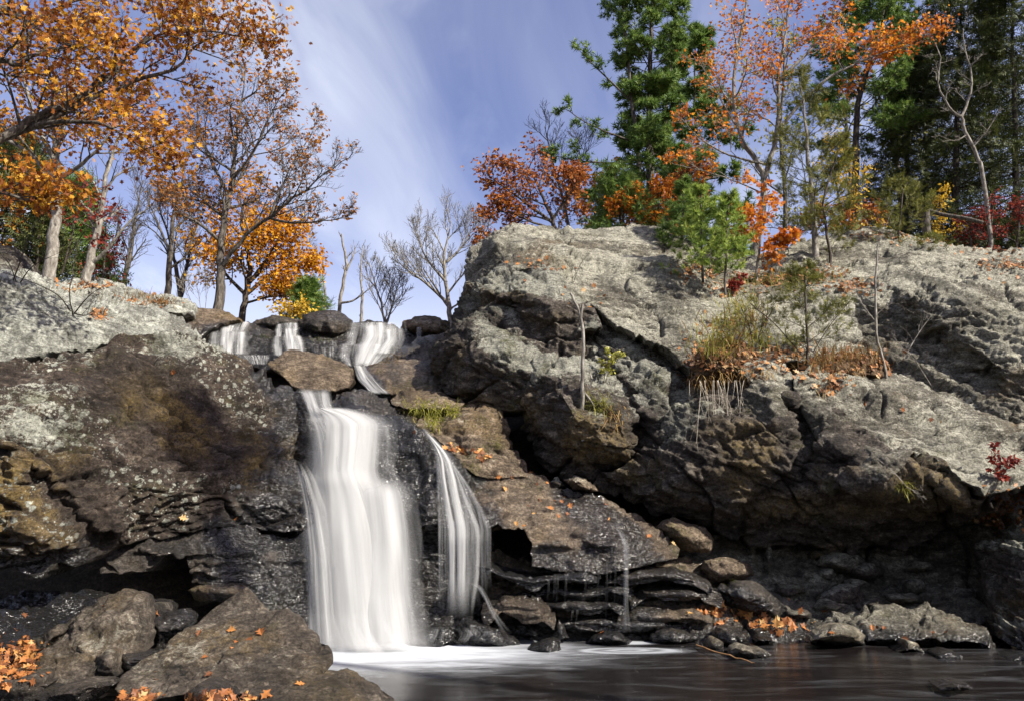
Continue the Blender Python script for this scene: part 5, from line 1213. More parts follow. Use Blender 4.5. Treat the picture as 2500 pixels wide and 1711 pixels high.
t = Tree(102)  # pale trunk at left
k = K(3, (9, 7, 5), .8, .56, .15, .04, leaf=2.3, jit=.15, leaflev=1)
t.limb([(122, 668, 16.2), (128, 600, 16.2), (136, 528, 16.2), (146, 453, 16.2), (136, 382, 16.2), (150, 320, 16.1), (165, 240, 16.0), (190, 150, 15.9), (200, 60, 15.8)], .155, .03, k, .45, length=3.4)
t.limb([(146, 453, 16.2), (110, 410, 16.3), (50, 362, 16.5), (-30, 320, 16.6), (-90, 250, 16.6)], .08, .02, k, .2, length=2.2)
t.limb([(146, 440, 16.2), (200, 400, 15.9), (250, 350, 15.7), (300, 280, 15.6), (330, 200, 15.6)], .06, .012, k, .2, length=2.2)
t.limb([(140, 400, 16.2), (90, 300, 16.0), (60, 200, 15.8), (40, 80, 15.6)], .07, .015, k, .2, length=2.6)
t.finish('oak_tree', 'oak with a thick pale trunk on the left slab under golden orange foliage', 'tree', at(122, 668, 16.2), M_BARKPALE, LF_ORANGE, LEAF_SIMPLE, .115, M_BARK)

t = Tree(103)  # red-leaved understorey
k = K(2, (6, 5), .8, .5, .15, .03, leaf=4, jit=.08)
t.limb([(150, 670, 16.8), (170, 600, 16.7), (185, 520, 16.6), (230, 460, 16.5)], .03, .008, k, .3, length=1.9)
t.limb([(160, 640, 16.8), (210, 560, 16.7), (270, 520, 16.6)], .02, .006, k, .3, length=1.5)
t.finish('red_sapling', 'dark red leaved sapling beside the pale trunk at left', 'tree', at(150, 670, 16.8), M_BARKDARK, LF_RED, LEAF_SIMPLE, .11)

t = Tree(104)  # second pale trunk
k = K(3, (9, 7, 5), .7, .5, .16, .07, leaf=0)
t.limb([(212, 668, 19), (225, 620, 19), (236, 568, 19), (251, 493, 19), (266, 402, 19), (290, 330, 19)], .15, .03, k, .35, length=2.6)
t.limb([(228, 640, 19), (262, 610, 18.9), (290, 570, 18.8), (330, 530, 18.8), (370, 505, 18.8)], .06, .01, k, .3, length=1.6)
t.finish('bare_tree', 'leafless forked tree with pale trunk right of the thick pale oak', 'tree', at(212, 668, 19), M_BARKPALE, twig=M_BARK)

t = Tree(105)
k = K(3, (11, 8, 6), .65, .54, .14, .08, leaf=0)
t.limb([(408, 722, 25), (414, 640, 25), (422, 543, 25), (440, 470, 25), (455, 390, 25)], .14, .02, k, .3, length=3.2)
t.finish('bare_tree', 'slim dark leafless tree left of the tall centre oak', 'tree', at(408, 722, 25), M_BARK)
t = Tree(106)
t.limb([(440, 730, 27), (455, 660, 27), (470, 580, 27), (500, 500, 27)], .11, .02, k, .3, length=3.0)
t.limb([(440, 730, 27), (425, 640, 27), (390, 560, 27), (360, 480, 27)], .10, .02, k, .3, length=3.0)
t.finish('bare_tree', 'leafless twin stemmed tree hidden left of the centre oak trunk', 'tree', at(440, 730, 27), M_BARK)
t = Tree(107)
t.limb([(300, 700, 29), (320, 620, 29), (330, 530, 29), (350, 440, 29)], .12, .02, k, .25, length=3.6)
t.finish('bare_tree', 'faint leafless tree between the pale oak and the slim dark tree', 'tree', at(300, 700, 29), M_BARK)

t = Tree(108)  # centre oak
k = K(3, (12, 9, 7), .75, .54, .16, .05, leaf=.8, jit=.10, leaflev=0, bare=.3)
kb = K(3, (12, 8, 7), .75, .52, .17, .05, leaf=.25, jit=.05, bare=.4)
t.limb([(530, 760, 21.8), (538, 700, 21.8), (541, 654, 21.8), (541, 593, 21.8), (548, 533, 21.8), (558, 483, 21.8), (568, 437, 21.8), (574, 380, 21.8), (578, 322, 21.8), (590, 240, 21.8), (600, 160, 21.8)], .17, .012, k, .42, length=3.4)
t.limb([(541, 654, 21.8), (560, 625, 21.7), (578, 603, 21.6), (613, 563, 21.4), (659, 533, 21.2), (704, 493, 21.0), (744, 468, 20.9), (789, 427, 20.7), (855, 385, 20.5)], .09, .01, kb, .3, length=3.0)
t.limb([(659, 533, 21.2), (680, 480, 21.3), (694, 442, 21.4), (720, 390, 21.5), (760, 330, 21.6)], .05, .01, k, .15, length=2.2)
t.limb([(659, 533, 21.2), (714, 545, 20.9), (784, 540, 20.7), (850, 530, 20.5)], .045, .008, kb, .2, length=1.6)
t.limb([(548, 533, 21.8), (503, 498, 22), (470, 487, 22), (420, 470, 22.2)], .06, .01, k, .2, length=2.0)
t.limb([(541, 593, 21.8), (483, 543, 21.5), (445, 525, 21.3), (400, 480, 21.2)], .06, .01, k, .2, length=2.0)
t.limb([(558, 483, 21.8), (520, 400, 22), (490, 330, 22.2), (480, 260, 22.4)], .07, .012, k, .2, length=2.6)
t.limb([(568, 437, 21.8), (620, 370, 21.6), (650, 300, 21.4), (690, 230, 21.2)], .07, .012, k, .2, length=2.6)
t.finish('oak_tree', 'tall spreading oak above the upper falls with thin brown leaves', 'tree', at(530, 760, 21.8), M_BARK, LF_TAN, LEAF_SIMPLE, .125, M_BARK)

t = Tree(109)  # golden maple behind
k = K(3, (9, 7, 6), .85, .56, .15, .02, leaf=3.4, jit=.2, leaflev=1)
t.limb([(593, 770, 26), (600, 720, 26), (610, 660, 26), (600, 600, 26), (590, 530, 26), (600, 480, 26)], .14, .03, k, .3, length=3.4)
t.limb([(600, 720, 26), (650, 680, 26), (700, 650, 26), (750, 660, 26)], .08, .02, k, .2, length=2.4)
t.limb([(600, 720, 26), (560, 680, 26), (530, 640, 26), (510, 590, 26)], .08, .02, k, .2, length=2.2)
t.limb([(610, 690, 26), (660, 620, 26), (690, 570, 26)], .08, .02, k, .2, length=2.6)
t.limb([(600, 740, 26), (660, 725, 25.8), (720, 725, 25.6)], .05, .01, k, .2, length=1.8)
t.finish('maple_tree', 'dense golden orange maple behind the centre oak', 'tree', at(593, 770, 26), M_BARKDARK, LF_GOLD, LEAF_SIMPLE, .15)

t = Tree(110)
k = K(2, (7, 6), .8, .5, .15, .05, leaf=5, jit=.08)
t.limb([(745, 790, 24), (740, 770, 24), (735, 755, 24)], .03, .01, k, .0, length=1.1)
t.limb([(705, 790, 24), (700, 770, 24), (690, 758, 24)], .03, .01, k, .0, length=1.0)
t.finish('yellow_shrub', 'low yellow leaved shrub at the rim of the upper falls', 'shrub', at(745, 790, 24), M_BARKDARK, LF_YEL, LEAF_SIMPLE, .13)

def brush(seed, name, label, cat, stems, kk, bark, leafmat=None, size=.08, tmpl=LEAF_SIMPLE, group=None, length=1.2, r=.012, crown='crown'):
    t = Tree(seed)
    for st in stems: t.limb(st, r, r * .35, kk, .2, length=length)
    return t.finish(name, label, cat, at(*stems[0][0]), bark, leafmat, tmpl, size, group=group, crown=crown)
kb2 = K(3, (6, 5, 4), .6, .5, .17, .06, leaf=0)
brush(111, 'bare_shrub', 'grey leafless brush at the foot of the centre oak', 'shrub', [[(490, 760, 21.5), (485, 720, 21.5), (475, 680, 21.4)], [(500, 765, 21.5), (505, 715, 21.5), (510, 670, 21.5)], [(475, 755, 21.5), (460, 720, 21.5), (450, 690, 21.5)]], kb2, M_BARKPALE, length=1.4)
# bare trees in the gap
kg = K(3, (12, 9, 6), .6, .54, .13, .09, leaf=0)
for sd, lab, paths in [
    (112, 'broken pale snag with a forked top in the gap above the falls', [([(826, 775, 27), (836, 700, 27), (846, 648, 27), (838, 600, 27), (834, 572, 27)], .10, .03), ([(846, 660, 27), (860, 630, 27), (868, 605, 27)], .05, .02), ([(832, 740, 27), (860, 735, 27), (890, 715, 27), (920, 690, 27)], .05, .01)]),
    (113, 'leafless grey tree right of the broken snag', [([(880, 790, 30), (885, 720, 30), (880, 660, 30), (885, 600, 30)], .10, .015)]),
    (114, 'leafless grey tree left of the broken snag', [([(790, 780, 31), (795, 720, 31), (785, 660, 31), (790, 600, 31)], .10, .015)]),
    (115, 'wide leafless tree leaning out beside the grey dome', [([(1098, 780, 25), (1095, 730, 25), (1085, 660, 25), (1090, 600, 25), (1100, 540, 25)], .12, .015), ([(1097, 745, 25), (1050, 700, 25), (1010, 670, 25), (970, 640, 25)], .07, .01), ([(1090, 690, 25), (1040, 630, 25), (1020, 570, 25)], .06, .01), ([(1092, 640, 25), (1130, 600, 25), (1150, 560, 25)], .05, .01)]),
    (116, 'low leafless tree in the middle of the gap, half hidden by the rim', [([(940, 800, 32), (930, 740, 32), (915, 690, 32), (900, 640, 32)], .09, .015), ([(940, 800, 32), (960, 740, 32), (970, 690, 32)], .07, .01)]),
    (117, 'dim leafless tree at the far left of the gap', [([(750, 780, 34), (755, 720, 34), (745, 650, 34), (760, 590, 34)], .10, .015)]),
]:
    t = Tree(sd)
    for p, r0, r1 in paths: t.limb(p, r0, r1, kg if 'snag' not in lab else K(2, (4, 4), .6, .4, .15, .08), .2, length=2.6 if 'snag' not in lab else 1.2)
    t.finish('snag' if 'snag' in lab else 'bare_tree', lab, 'tree', at(*paths[0][0][0]), M_BARKPALE)

# ------------------------------------------------------------------ conifers
def conifer(seed, name, label, trunk, r0, prof, whorls, per, k, bark, mat, tmpl, size, zlow=.15, dip=-.05, sparse=0, cat='tree', group=None, extra=()):
    """trunk: photo path; prof(t) -> branch length in metres, t from foot (0) to top (1)"""
    t = Tree(seed)
    Q = t.limb(trunk, r0, .02, None)
    m = len(Q) - 1
    for w in range(whorls):
        tt = zlow + (1 - zlow) * (w + t.r.uniform(0, .6)) / whorls
        x = min(tt * m, m - 1e-3); j = int(x); q = Q[j].lerp(Q[j + 1], x - j)
        a0 = t.r.uniform(0, 6.28)
        for i in range(per):
            if t.r.random() < sparse: continue
            a = a0 + 6.28 * i / per + t.r.uniform(-.3, .3)
            L_ = prof(tt) * t.r.uniform(.7, 1.2)
            if L_ < .08: continue
            d = Vector((math.cos(a), math.sin(a), dip + .45 * tt + t.r.uniform(-.12, .12)))
            t.branch(q, d, L_, max(.008, r0 * .22 * (1 - tt * .7)), 0, k)
    for p, ra, ln in extra:
        t.limb(p, ra, .01, k, .25, length=ln)
    return t.finish(name, label, cat, at(*trunk[0]), bark, mat, tmpl, size, M_BARKDARK, group=group, crown='needles')
kp = K(2, (6, 4), .8, .45, .14, .05, leaf=4.2, jit=.07, bare=.35, droop=.1, along=1.0, rnd=.45, leaflev=1, flat=True, notwig=True)
conifer(201, 'white_pine', 'tall green pine with several trunks above the grey dome', [(1590, 560, 26), (1588, 418, 26), (1584, 282, 26), (1588, 176, 26), (1592, 60, 26), (1595, -80, 26), (1600, -200, 26)], .20,
        lambda x: 3.0 * (1 - x) ** .55 * (0.65 + .35 * math.sin(x * 9 + 1)) + .35, 19, 5, kp, M_BARK, ND_PINE, TUFT_FAR, .21, .14,
        extra=[([(1560, 560, 25.6), (1558, 387, 25.6), (1544, 246, 25.6), (1522, 44, 25.6), (1510, -60, 25.6)], .13, 2.0), ([(1630, 560, 26.4), (1628, 396, 26.4), (1624, 282, 26.4), (1640, 120, 26.4), (1650, -40, 26.4)], .13, 2.2),
               ([(1555, 350, 25.6), (1500, 330, 25.2), (1430, 300, 24.9), (1372, 262, 24.7)], .05, 1.7), ([(1555, 390, 25.6), (1480, 400, 25), (1400, 390, 24.6), (1350, 380, 24.4)], .05, 1.7), ([(1550, 430, 25.6), (1480, 460, 25), (1420, 480, 24.6)], .05, 1.5), ([(1545, 250, 25.6), (1480, 190, 25.3), (1410, 120, 25)], .05, 1.7), ([(1548, 480, 25.6), (1500, 500, 25), (1460, 540, 24.6)], .04, 1.2)])
conifer(202, 'white_pine', 'second tall pine behind the orange oak at upper right', [(2085, 600, 27), (2090, 400, 27), (2096, 255, 27), (2130, 130, 27), (2158, 26, 27), (2175, -120, 27)], .19,
        lambda x: 2.7 * (1 - x) ** .6 + .4, 13, 5, kp, M_BARKDARK, ND_PINE, TUFT_FAR, .19, .38,
        extra=[([(2130, 130, 27), (2200, 60, 26.5), (2270, 10, 26.2)], .05, 2.0), ([(2100, 230, 27), (2050, 150, 26.5), (2000, 80, 26)], .05, 1.8)])
kd = K(1, (9,), .8, .42, .10, -.01, leaf=5, jit=.10, bare=.1, droop=-.15, along=1.0, rnd=.4, leaflev=1, flat=True, notwig=True)
for sd, lab, tr, ln in [
    (203, 'dense dark hemlock at the upper right behind the bare pale tree', [(2330, 600, 26), (2335, 400, 26), (2340, 200, 26), (2345, 60, 26), (2350, -60, 26)], 2.7),
    (204, 'darkest hemlock touching the right edge', [(2480, 620, 25), (2480, 400, 25), (2475, 200, 25), (2470, 40, 25), (2470, -60, 25)], 2.5),
    (205, 'dark hemlock between the second pine and the dense hemlock', [(2210, 590, 28), (2215, 420, 28), (2220, 260, 28), (2225, 160, 28)], 2.2),
]:
    conifer(sd, 'hemlock_tree', lab, tr, .17, lambda x, ln=ln: ln * (1 - x) ** .7 + .3, 24, 6, kd, M_BARKDARK, ND_DARK, SPRAY, .32, .10, -.15)
conifer(206, 'hemlock_tree', 'dark green evergreen behind the pale trunks at the left edge', [(60, 680, 21), (55, 560, 21), (50, 450, 21), (45, 330, 21)], .14, lambda x: 1.9 * (1 - x) + .3, 13, 6, kd, M_BARKDARK, ND_DARK, SPRAY, .34, .08, -.1)
conifer(207, 'hemlock_tree', 'dark evergreen showing between the two pale trunks at left', [(190, 680, 24), (188, 600, 24), (186, 520, 24), (184, 440, 24)], .12, lambda x: 1.5 * (1 - x) + .3, 11, 6, kd, M_BARKDARK, ND_PINE, SPRAY, .34, .05, -.1)
conifer(208, 'cedar_shrub', 'small green evergreen beside the golden maple', [(752, 790, 25), (752, 755, 25), (751, 720, 25), (750, 690, 25)], .05, lambda x: .8 * (1 - x) + .15, 9, 6, kd, M_BARKDARK, ND_PINE, SPRAY, .2, .0, .1)
ky = K(1, (5,), .7, .5, .10, .09, leaf=4.5, jit=.012, bare=.35, droop=.25, along=1.0, rnd=.35, leaflev=1, flat=True)
conifer(209, 'young_pine', 'bright green young pine on the right shoulder of the grey dome', [(1716, 690, 17.8), (1714, 620, 17.8), (1712, 540, 17.8), (1710, 470, 17.8)], .035, lambda x: 1.0 * (1 - x) ** .8 + .12, 8, 5, ky, M_BARK, ND_YOUNG, TUFT, .14, .05, .15)
conifer(210, 'young_pine', 'yellow green young pine with a thin stem beside the bright young pine', [(1771, 720, 17.2), (1772, 650, 17.2), (1775, 560, 17.2), (1778, 478, 17.2)], .035, lambda x: .85 * (1 - x) ** .8 + .12, 7, 5, ky, M_BARK, ND_YOUNG, TUFT, .14, .2, .15)
conifer(211, 'young_pine', 'dark young pine in the shade behind the bright young pine', [(1668, 620, 20), (1668, 540, 20), (1670, 440, 20)], .04, lambda x: .8 * (1 - x) + .15, 7, 5, ky, M_BARK, ND_PINE, TUFT, .17, .05, .05)
kc = K(2, (5, 3), .6, .45, .13, .06, leaf=3.0, jit=.03, bare=.15, droop=.0, along=1.0, rnd=.45, leaflev=1)
conifer(212, 'cedar_tree', 'thin olive cedar rising in front of the tall trees at right', [(1992, 660, 20.6), (1990, 600, 20.6), (1982, 484, 20.6), (1973, 396, 20.6), (1964, 286, 20.6), (1950, 180, 20.6)], .13, lambda x: 1.7 * (1 - x) ** .5 + .3, 11, 4, kc, M_BARKPALE, ND_CEDAR, SPRAY, .18, .30, .1, sparse=.3)
conifer(213, 'cedar_tree', 'slender dark stemmed cedar right of the thin olive cedar', [(2028, 655, 20.2), (2020, 580, 20.2), (2010, 500, 20.2), (2030, 420, 20.4), (2060, 330, 20.6)], .05, lambda x: 1.4 * (1 - x) + .3, 9, 4, kc, M_BARKDARK, ND_CEDAR, SPRAY, .17, .35, .1, sparse=.3)
conifer(214, 'cedar_tree', 'small olive cedar growing from the leaf pocket on the right slab', [(1971, 885, 14.7), (1971, 820, 14.7), (1968, 740, 14.7), (1963, 655, 14.7)], .03, lambda x: .85 * (1 - x) ** .6 + .1, 7, 4, kc, M_BARKDARK, ND_CEDAR, SPRAY, .115, .1, .3, sparse=.3, extra=[([(1960, 870, 14.6), (1900, 800, 14.5), (1830, 740, 14.4)], .015, .8), ([(1985, 860, 14.7), (2030, 790, 14.7), (2075, 735, 14.7)], .012, .6)])
conifer(215, 'cedar_tree', 'olive green cedar bush low among the trees at upper right', [(2190, 610, 22), (2195, 560, 22), (2200, 510, 22), (2205, 460, 22)], .05, lambda x: 1.4 * (1 - x) ** .5 + .2, 7, 4, kc, M_BARKDARK, ND_CEDAR, SPRAY, .17, .0, .1, sparse=.3)
conifer(216, 'cedar_tree', 'dark olive evergreen at the back of the grey dome', [(1520, 570, 23), (1515, 530, 23), (1510, 480, 23), (1500, 430, 23)], .05, lambda x: 1.3 * (1 - x) ** .6 + .2, 8, 6, kd, M_BARKDARK, ND_PINE, SPRAY, .25, .0, .1)

# ------------------------------------------------------------------ right hand broadleaves
t = Tree(301)
k = K(3, (9, 7, 6), .8, .55, .16, .0, leaf=2.2, jit=.12, leaflev=1)
t.limb([(1358, 580, 22.3), (1350, 540, 22.3), (1335, 500, 22.2), (1310, 450, 22.1), (1290, 410, 22)], .10, .02, k, .2, length=2.4)
t.limb([(1352, 545, 22.3), (1300, 510, 22), (1250, 470, 21.8), (1200, 440, 21.7)], .06, .012, k, .2, length=1.8)
t.limb([(1354, 560, 22.3), (1300, 545, 21.8), (1250, 520, 21.6), (1205, 520, 21.5), (1190, 560, 21.4)], .04, .01, k, .2, length=1.3)
t.limb([(1350, 540, 22.3), (1380, 480, 22.4), (1400, 430, 22.5)], .05, .01, k, .2, length=1.8)
t.finish('oak_tree', 'rust brown oak on the top left of the grey dome', 'tree', at(1358, 580, 22.3), M_BARKDARK, LF_RUST, LEAF_SIMPLE, .13)
t = Tree(302)
t.limb([(1390, 560, 29), (1370, 470, 29), (1345, 380, 29), (1330, 310, 29)], .10, .015, kg, .25, length=3.2)
t.limb([(1380, 510, 29), (1410, 420, 29), (1430, 350, 29)], .07, .012, kg, .25, length=2.6)
t.finish('bare_tree', 'leafless twiggy tree behind the rust brown oak', 'tree', at(1390, 560, 29), M_BARK)

t = Tree(303)  # orange oak
k = K(3, (10, 7, 6), .78, .58, .16, .03, leaf=2.6, jit=.16, leaflev=1)
kl = K(3, (9, 7, 6), .75, .54, .17, .03, leaf=.7, jit=.06, bare=.4)
t.limb([(1838, 665, 21.5), (1850, 580, 21.5), (1863, 506, 21.5), (1863, 440, 21.5), (1845, 390, 21.5), (1815, 350, 21.5), (1800, 300, 21.5), (1790, 230, 21.5), (1800, 130, 21.5), (1820, 20, 21.5), (1830, -80, 21.5)], .13, .03, k, .55, length=3.2)
t.limb([(1863, 440, 21.5), (1890, 360, 21.4), (1900, 280, 21.3), (1900, 180, 21.2), (1920, 80, 21.1), (1930, -40, 21)], .09, .02, k, .4, length=3.0)
t.limb([(1845, 390, 21.5), (1800, 320, 21.2), (1750, 220, 21.0), (1700, 140, 20.8)], .05, .008, kl, .2, length=2.0)
t.limb([(1863, 400, 21.5), (1780, 380, 21.0), (1710, 340, 20.6), (1660, 290, 20.4)], .04, .008, kl, .2, length=1.8)
t.limb([(1890, 330, 21.4), (1990, 220, 21.0), (2080, 160, 20.8), (2160, 130, 20.6), (2270, 100, 20.4)], .06, .008, k, .35, length=1.9)
t.limb([(1900, 200, 21.2), (2000, 100, 21), (2060, 20, 20.9), (2090, -50, 20.8)], .06, .01, k, .2, length=2.2)
t.limb([(1855, 470, 21.5), (1790, 440, 21), (1720, 420, 20.7), (1640, 400, 20.4)], .035, .006, kl, .2, length=1.5)
t.finish('oak_tree', 'tall orange oak with pale branches in the middle of the right hand wood', 'tree', at(1838, 665, 21.5), M_BARKPALE, LF_BRIGHT, LEAF_SIMPLE, .125, M_BARKPALE)

t = Tree(304)  # orange sapling
k = K(2, (9, 6), .9, .5, .14, .0, leaf=5, jit=.06, leaflev=1)
t.limb([(1846, 690, 19), (1850, 640, 19), (1858, 560, 19), (1862, 490, 19), (1866, 440, 19)], .04, .01, k, .15, length=1.6)
t.limb([(1850, 640, 19), (1890, 600, 18.8), (1930, 580, 18.7)], .02, .006, k, .1, length=.9)
t.limb([(1852, 600, 19), (1830, 560, 18.8), (1815, 520, 18.7)], .02, .006, k, .1, length=.9)
t.finish('maple_sapling', 'bright orange sapling standing right of the young pines', 'tree', at(1846, 690, 19), M_BARKPALE, LF_BRIGHT, LEAF_OAK, .16)
for sd, lab, mat, stems, sz in [
    (305, 'yellow and orange tree behind the foot of the tall pine', LF_GOLD, [[(1470, 580, 27), (1460, 500, 27), (1440, 440, 27)], [(1480, 580, 27), (1500, 500, 27), (1520, 440, 27)]], .19),
    (306, 'red orange saplings crowding the back edge of the grey dome', LF_BRIGHT, [[(1560, 580, 22.5), (1555, 520, 22.4), (1550, 470, 22.3)], [(1600, 590, 22.5), (1605, 520, 22.4), (1620, 450, 22.3)], [(1530, 575, 22.5), (1520, 530, 22.4), (1515, 490, 22.3)]], .14),
    (307, 'rust orange bush between the pine trunks and the young pines', LF_RUST, [[(1650, 590, 23), (1660, 500, 23), (1665, 420, 23)], [(1690, 600, 23), (1700, 500, 23), (1710, 420, 23)]], .17),
    (308, 'small yellow leaved tree behind the slender dark stemmed cedar', LF_YEL, [[(2090, 640, 24), (2080, 520, 24), (2065, 420, 24)], [(2060, 620, 24), (2050, 500, 24), (2030, 390, 24)]], .13),
    (309, 'rusty undergrowth along the back of the flat grey slab', LF_RUST, [[(2060, 590, 24), (2060, 550, 24), (2055, 520, 24)], [(2110, 590, 24.2), (2120, 550, 24.2), (2130, 520, 24.2)], [(2000, 590, 24), (1990, 550, 24), (1985, 520, 24)]], .14),
    (310, 'deep red brown undergrowth at the right edge under the hemlocks', LF_RED, [[(2420, 620, 23), (2420, 560, 23), (2425, 500, 23)], [(2480, 625, 23), (2485, 560, 23), (2490, 510, 23)], [(2370, 615, 23.5), (2370, 580, 23.5), (2375, 540, 23.5)]], .10),
    (311, 'pale yellow sapling under the dark hemlocks', LF_YEL, [[(2310, 610, 24), (2300, 540, 24), (2290, 480, 24)]], .12),
    (312, 'orange tree filling the far left background', LF_ORANGE, [[(10, 700, 20), (5, 560, 20), (0, 440, 20)], [(90, 700, 20.5), (95, 560, 20.5), (100, 440, 20.5)]], .17),
    (313, 'reddish tree in the left background behind the second pale trunk', LF_RED, [[(250, 700, 23), (255, 620, 23), (260, 540, 23)]], .14),
]:
    brush(sd, 'understorey_tree' if 'tree' in lab else 'undergrowth', lab, 'tree' if 'tree' in lab else 'shrub', stems, K(3, (8, 6, 4), .8, .5, .15, .03, leaf=2.6, jit=.08, leaflev=1), M_BARKDARK, mat, sz * .85, length=2.4 if 'tree' in lab else 1.3, r=.05)

t = Tree(320)  # bare pale tree at right
k = K(3, (9, 8, 6), .85, .36, .2, .03, leaf=0)
t.limb([(2420, 620, 23), (2410, 500, 23), (2395, 410, 23), (2386, 383, 23), (2356, 321, 23), (2347, 286, 23)], .075, .055, K(2, (5, 4), .9, .3, .2), .5, length=1.6)
t.limb([(2347, 286, 23), (2316, 260, 23), (2290, 202, 23), (2296, 141, 23), (2280, 100, 23)], .05, .012, k, .15, length=2.4)
t.limb([(2347, 286, 23), (2364, 246, 23), (2373, 185, 23), (2356, 123, 23), (2352, 70, 23)], .05, .012, k, .15, length=2.4)
t.limb([(2360, 330, 23), (2330, 345, 22.9), (2290, 330, 22.8)], .03, .008, k, .1, length=1.0)
t.limb([(2375, 360, 23), (2410, 320, 22.9), (2440, 270, 22.8)], .03, .008, k, .1, length=1.2)
t.finish('bare_tree', 'leafless pale grey crooked tree against the dark hemlocks', 'tree', at(2420, 620, 23), M_BARKPALE)

# far wood that closes the view behind the right hand trees
for i, (u, v, Y, m_, tm, sz) in enumerate([(1700, 560, 38, ND_PINE, TUFT_FAR, .34), (2260, 590, 40, ND_DARK, SPRAY, .5), (2420, 600, 37, ND_DARK, SPRAY, .5)]):
    conifer(330 + i, 'forest_conifer', ['green conifer in the far wood right of the tall pine', 'dark conifer in the far wood left of the bare pale tree', 'dark conifer in the far wood behind the right edge hemlock'][i],
            [(u, v + 60, Y), (u + 4, v - 150, Y), (u - 4, v - 330, Y), (u, v - 480, Y)], .2, lambda x: 3.2 * (1 - x) ** .7 + .4, 11, 5, kp if tm is TUFT_FAR else kd, M_BARKDARK, m_, tm, sz, .1, -.05)

LF_LIME = leaf_mat('yellow_green_leaves', [(0.0, (0.10, 0.11, 0.02)), (0.5, (0.24, 0.23, 0.04)), (1.0, (0.46, 0.38, 0.06))], .5)
for sd, lab, u, Y in [(341, 'airy yellow green tree in the far wood behind the tall orange oak', 1910, 33), (342, 'airy yellow green tree in the far wood behind the second pine', 2070, 35), (343, 'thin yellow green tree in the far wood left of the dark hemlocks', 2190, 31)]:
    brush(sd, 'woodland_tree', lab, 'tree', [[(u, 640, Y), (u + 8, 480, Y), (u - 6, 320, Y), (u + 4, 180, Y), (u, 60, Y)]], K(3, (12, 7, 5), .8, .52, .16, .05, leaf=1.8, jit=.2, leaflev=1), M_BARK, LF_LIME, .19, length=5.0, r=.13)

# ------------------------------------------------------------------ saplings and shrubs on the rocks
def snap(u, v, Yd):
    p, n = hit(u, v)
    return p.y if p is not None else Yd
y0 = snap(1422, 955, 14)
t = Tree(401)
t.limb([(1422, 962, y0 - .05), (1424, 900, y0 - .1), (1425, 830, y0 - .1), (1418, 773, y0 - .1), (1405, 745, y0 - .1), (1392, 716, y0 - .1)], .045, .022, None)
t.limb([(1418, 775, y0 - .1), (1420, 760, y0 - .12), (1422, 744, y0 - .14)], .03, .026, None)
t.limb([(1436, 950, y0 - .1), (1446, 930, y0 - .15), (1440, 910, y0 - .1)], .018, .012, None)
t.limb([(1424, 955, y0), (1440, 975, y0 - .1), (1450, 990, y0 - .1)], .03, .01, None)
t.limb([(1405, 745, y0 - .1), (1410, 700, y0), (1430, 640, y0 + .1)], .007, .003, K(2, (4, 3), .6, .4, .2), .2, length=.5)
t.finish('dead_sapling', 'dead forked grey sapling with cut top standing on the rough lobe', 'tree', at(1422, 962, y0), M_BARKPALE)
y0 = snap(2161, 918, 14.9)
t = Tree(402)
kk = K(2, (5, 4), .7, .42, .16, .05)
t.limb([(2163, 922, y0), (2155, 870, y0 - .1), (2140, 814, y0 - .15), (2137, 715, y0 - .15), (2142, 640, y0 - .15), (2143, 597, y0 - .15)], .035, .015, K(2, (4, 3), .6, .14, .2), .2, length=2.2)
t.limb([(2143, 600, y0 - .15), (2160, 560, y0 - .1), (2175, 520, y0)], .008, .003, kk, .1, length=.6)
t.limb([(2141, 790, y0 - .15), (2110, 750, y0 - .2), (2080, 700, y0 - .2), (2060, 660, y0 - .2)], .012, .004, kk, .2, length=.6)
t.limb([(2138, 770, y0 - .15), (2180, 740, y0 - .2), (2220, 760, y0 - .2)], .010, .004, kk, .2, length=.5)
t.finish('bare_sapling', 'straight slender leafless sapling in front of the rounded right boulder', 'tree', at(2163, 922, y0), M_BARKPALE)
kq = K(2, (6, 4), .7, .5, .18, .02)
